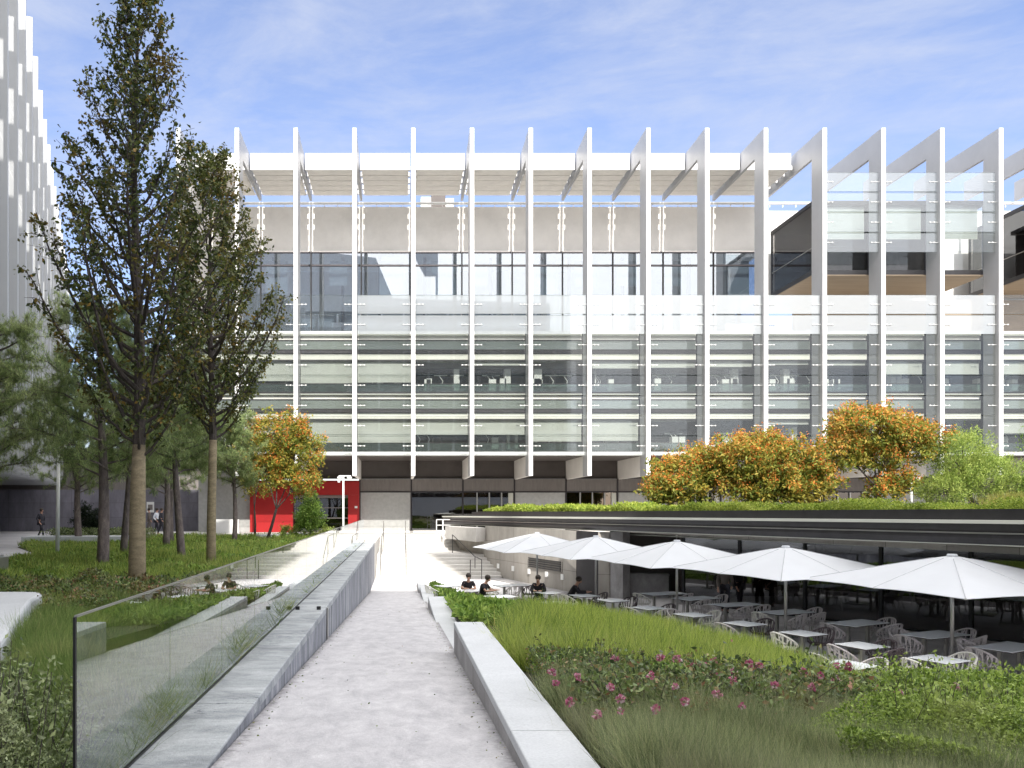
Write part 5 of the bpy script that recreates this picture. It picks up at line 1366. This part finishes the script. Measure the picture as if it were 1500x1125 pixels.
# pale plants by the white steps
x, y, z = P(478, 772, 45)
B = np.stack([rng.uniform(-1.3, 1.3, 1500) + x, rng.normal(size=1500) * .3 + y, np.full(1500, ZP)], 1); d = rnd_dirs(rng, 1500, 2.2)
V, Fc = blades(rng, B, d, rng.uniform(.3, .6, 1500), .03)
tag(tris('ornamental_grass', V, Fc, 'pampas'), 'pale upright ornamental grass row in front of the red entrance box', 'grass clump')
x, y, z = P(95, 795, 38.5)
pt = np.stack([rng.uniform(-1.9, 2.8, 9000) + x + 1, rng.normal(size=9000) * .7 + y + 1, -1.85 + rng.random(9000) ** .5 * .75], 1)
V, Fc = leaves(rng, pt, .1, .5)
tag(tris('curb_shrubs', V, Fc, 'lf_shrub'), 'low olive shrubs behind the grey curb block', 'shrubs', kind='stuff')

# ------------------------------------------------------------------ people
M['skin'] = pbr('skin', (0.42, 0.24, 0.17), .6, .06, 8)
M['hair'] = pbr('dark_hair', (0.03, 0.02, 0.015), .7, .2, 8)
M['cloth_black'] = pbr('black_cloth', (0.014, 0.012, 0.016), .9, .2, 6)
M['cloth_dark'] = pbr('dark_trousers', (0.025, 0.025, 0.035), .9, .2, 6)
M['cloth_white'] = pbr('pale_shirt', (0.6, 0.63, 0.7), .9, .08, 6)
M['cloth_grey'] = pbr('grey_coat', (0.13, 0.11, 0.10), .9, .1, 6)
def skinned(name, mat, verts, edges, parent, sub=1):
    me = bpy.data.meshes.new(name); off = OFF[parent.name]
    me.from_pydata([tuple(v[:3]) for v in verts], edges, []); me.materials.append(M[mat])
    o = bpy.data.objects.new(name, me); COL.objects.link(o); o.parent = parent
    o.modifiers.new('skin', 'SKIN')
    for i, v in enumerate(verts):
        me.skin_vertices[0].data[i].radius = (v[3], v[4] if len(v) > 4 else v[3]); me.skin_vertices[0].data[i].use_root = (i == 0)
    sm = o.modifiers.new('sub', 'SUBSURF'); sm.levels = sub; sm.render_levels = sub
    o.modifiers['skin'].use_smooth_shade = True
    return o
def person(loc, rz, label, J, shirt, trousers, hair='hair', shoes='cloth_black', sleeve='long', group=None, skirt=False):
    """J: joints in metres: pelvis chest neck head el/er (elbows) wl/wr (wrists) kl/kr al/ar; facing -y in local space"""
    t = thing('person', loc, label, 'person', group, R(rz)); OFF[t.name] = (0, 0, 0)
    pe, ch, ne, hd = (Vector(J[k]) for k in ('pelvis', 'chest', 'neck', 'head'))
    sl_ = ch + Vector((-.17, 0, .08)); sr_ = ch + Vector((.17, 0, .08)); hl = pe + Vector((-.09, 0, -.03)); hr = pe + Vector((.09, 0, -.03))
    V = []; E = []
    def a(p, r, r2=None): V.append((p[0], p[1], p[2], r, r2 or r)); return len(V) - 1
    pv = a(pe, .135, .11); md = a(pe.lerp(ch, .5), .12, .10); cv = a(ch, .14, .10); nk = a(ne, .05); h1 = a(ne.lerp(hd, .55), .062); h2 = a(hd, .088, .095); h3 = a(hd + (hd - ne).normalized() * .075, .07)
    E += [(pv, md), (md, cv), (cv, nk), (nk, h1), (h1, h2), (h2, h3)]
    fw = Vector(J.get('face', (0, -1, -.1))).normalized(); ns = a(hd + fw * .115 - Vector((0, 0, .01)), .014); E.append((h2, ns))
    for s_, e_, w_ in ((sl_, J['el'], J['wl']), (sr_, J['er'], J['wr'])):
        e_ = Vector(e_); w_ = Vector(w_); i0 = a(s_, .055); i1 = a(e_, .042); i2 = a(w_, .028); hdv = (w_ - e_).normalized(); pm = a(w_ + hdv * .06, .034, .018); E += [(cv, i0), (i0, i1), (i1, i2), (i2, pm)]
        sd_ = hdv.cross(Vector((0, 0, 1))); sd_ = sd_.normalized() if sd_.length > .1 else Vector((1, 0, 0))
        for q, ln in zip((-.026, -.009, .009, .026), (.06, .072, .07, .055)): 
            f1 = a(w_ + hdv * (.10 + ln * .5) + sd_ * q, .0085); f2 = a(w_ + hdv * (.10 + ln * .9) + sd_ * q - Vector((0, 0, .012)), .007); E += [(pm, f1), (f1, f2)]
        th = a(w_ + hdv * .07 + sd_ * .05, .009); E.append((pm, th))
    for h_, k_, a_ in ((hl, J['kl'], J['al']), (hr, J['kr'], J['ar'])):
        k_ = Vector(k_); a_ = Vector(a_); i0 = a(h_, .085); i1 = a(k_, .055); i2 = a(a_, .038); i3 = a(a_ + Vector((0, -.14, -.045)), .035, .028); E += [(pv, i0), (i0, i1), (i1, i2), (i2, i3)]
    skinned('body', 'skin', V, E, t)
    V = []; E = []
    pv = a(pe + Vector((0, 0, -.02)), .155, .13); md = a(pe.lerp(ch, .5), .148, .125); cv = a(ch, .165, .125); nk = a(ne.lerp(ch, .35), .075); E += [(pv, md), (md, cv), (cv, nk)]
    for s_, e_, w_ in ((sl_, J['el'], J['wl']), (sr_, J['er'], J['wr'])):
        e_ = Vector(e_); w_ = Vector(w_); i0 = a(s_, .075); E.append((cv, i0))
        if sleeve == 'long': i1 = a(e_, .058); i2 = a(e_.lerp(w_, .92), .042); E += [(i0, i1), (i1, i2)]
        else: i1 = a(s_.lerp(e_, .75), .06); E += [(i0, i1)]
    skinned('shirt', shirt, V, E, t)
    V = []; E = []; pv = a(pe + Vector((0, 0, -.04)), .15, .13)
    for h_, k_, a_ in ((hl, J['kl'], J['al']), (hr, J['kr'], J['ar'])):
        k_ = Vector(k_); a_ = Vector(a_); i0 = a(h_, .1); i1 = a(k_, .07); i2 = a(k_.lerp(a_, .93), .055); E += [(pv, i0), (i0, i1), (i1, i2)]
    skinned('trousers', trousers, V, E, t)
    for a_ in (J['al'], J['ar']):
        a_ = Vector(a_); V = []; E = []; i0 = a(a_ + Vector((0, .04, -.05)), .045, .03); i1 = a(a_ + Vector((0, -.15, -.055)), .045, .03); E = [(i0, i1)]
        skinned('shoe', shoes, V, E, t)
    up_ = (hd - ne).normalized(); c = hd + up_ * .045 - fw * .022
    g = MB(); g.ellipsoid(tuple(c), (.1, .108, .105), 12, 8); o = g.build('hair', hair, t, smooth=True)
    for sx in (-1, 1):
        e = hd + fw * .088 + Vector((sx * .032, 0, .012)); g = MB(); g.ellipsoid(tuple(e), (.011, .008, .008), 6, 4); g.build('eye', 'hair', t)
    g = MB(); e = hd + fw * .086 - Vector((0, 0, .052)); g.box(e.x - .025, e.x + .025, e.y - .006, e.y + .006, e.z - .005, e.z + .005); g.build('mouth', 'red', t)
    return t
def walk(s=1, w=.25):
    return dict(pelvis=(0, 0, .95), chest=(0, -.02, 1.33), neck=(0, -.02, 1.5), head=(0, -.05, 1.64), el=(-.24, .08, 1.14), wl=(-.22, -.12, .95), er=(.24, -.02, 1.12), wr=(.23, .12, .9),
                kl=(-.09, -w * .8, .52), al=(-.09, -w, .09), kr=(.09, .08, .5), ar=(.09, w + .05, .12))
def sit(lean=.18, arm=.42, hand_up=False):
    wz = .95 if hand_up else .80
    return dict(pelvis=(0, 0, .54), chest=(0, -lean, .90), neck=(0, -lean - .07, 1.06), head=(0, -lean - .13, 1.19), el=(-.25, -lean - .15, .77), wl=(-.10, -arm - lean, wz), er=(.25, -lean - .15, .77), wr=(.12, -arm - lean, .80),
                kl=(-.12, -.42, .50), al=(-.13, -.40, .09), kr=(.12, -.42, .50), ar=(.12, -.44, .09), face=(0, -1, -.45))
tx, ty = TABPOS[865]
person((tx + .1, ty + .78, ZT), 0, 'man in a black shirt leaning over the sunlit table, facing the viewer', sit(.16), 'cloth_black', 'cloth_dark', sleeve='short')
person((tx + .50, ty - .12, ZT), 60, 'man in a black shirt beside him, seen from behind', sit(.12), 'cloth_black', 'cloth_dark', sleeve='short')
tx, ty = TABPOS[868]
person((tx - .25, ty + .7, ZT), -15, 'person in black behind the farthest umbrella pole, head bowed to the table', sit(.2), 'cloth_black', 'cloth_dark')
person((tx + .62, ty - .1, ZT), 75, 'person in black hunched over the table right of the farthest umbrella pole', sit(.24), 'cloth_black', 'cloth_dark')
x, y, z = P(1062, 880, 27.5); person((x, y, ZT), 160, 'dim standing person in brown before the dark cafe glass', dict(walk(1, .06)), 'cloth_grey', 'cloth_dark')
x, y, z = P(1083, 880, 27.9); person((x, y, ZT), 200, 'dim standing person in black close beside the brown one', dict(walk(1, .05)), 'cloth_black', 'cloth_black')
x, y, z = P(60, 790, 45.5); person((x, y, ZP + .0), 70, 'person in a dark waistcoat and white shirt walking across the paving at far left', walk(1, .28), 'cloth_dark', 'cloth_dark')
x, y, z = P(229, 775, 52); person((x, y, ZP), 80, 'person in a white top walking before the notice on the dark wall', walk(1, .2), 'cloth_white', 'cloth_dark')
x, y, z = P(236, 775, 51.2); person((x, y, ZP), 95, 'shorter person in dark clothes walking just in front of the one in white', walk(1, .2), 'cloth_dark', 'cloth_dark')
x, y, z = P(219, 775, 54); person((x, y, ZP), -80, 'distant person in a grey coat half hidden by the tallest tree trunk', walk(1, .15), 'cloth_grey', 'cloth_grey')
bpy.context.view_layer.update()
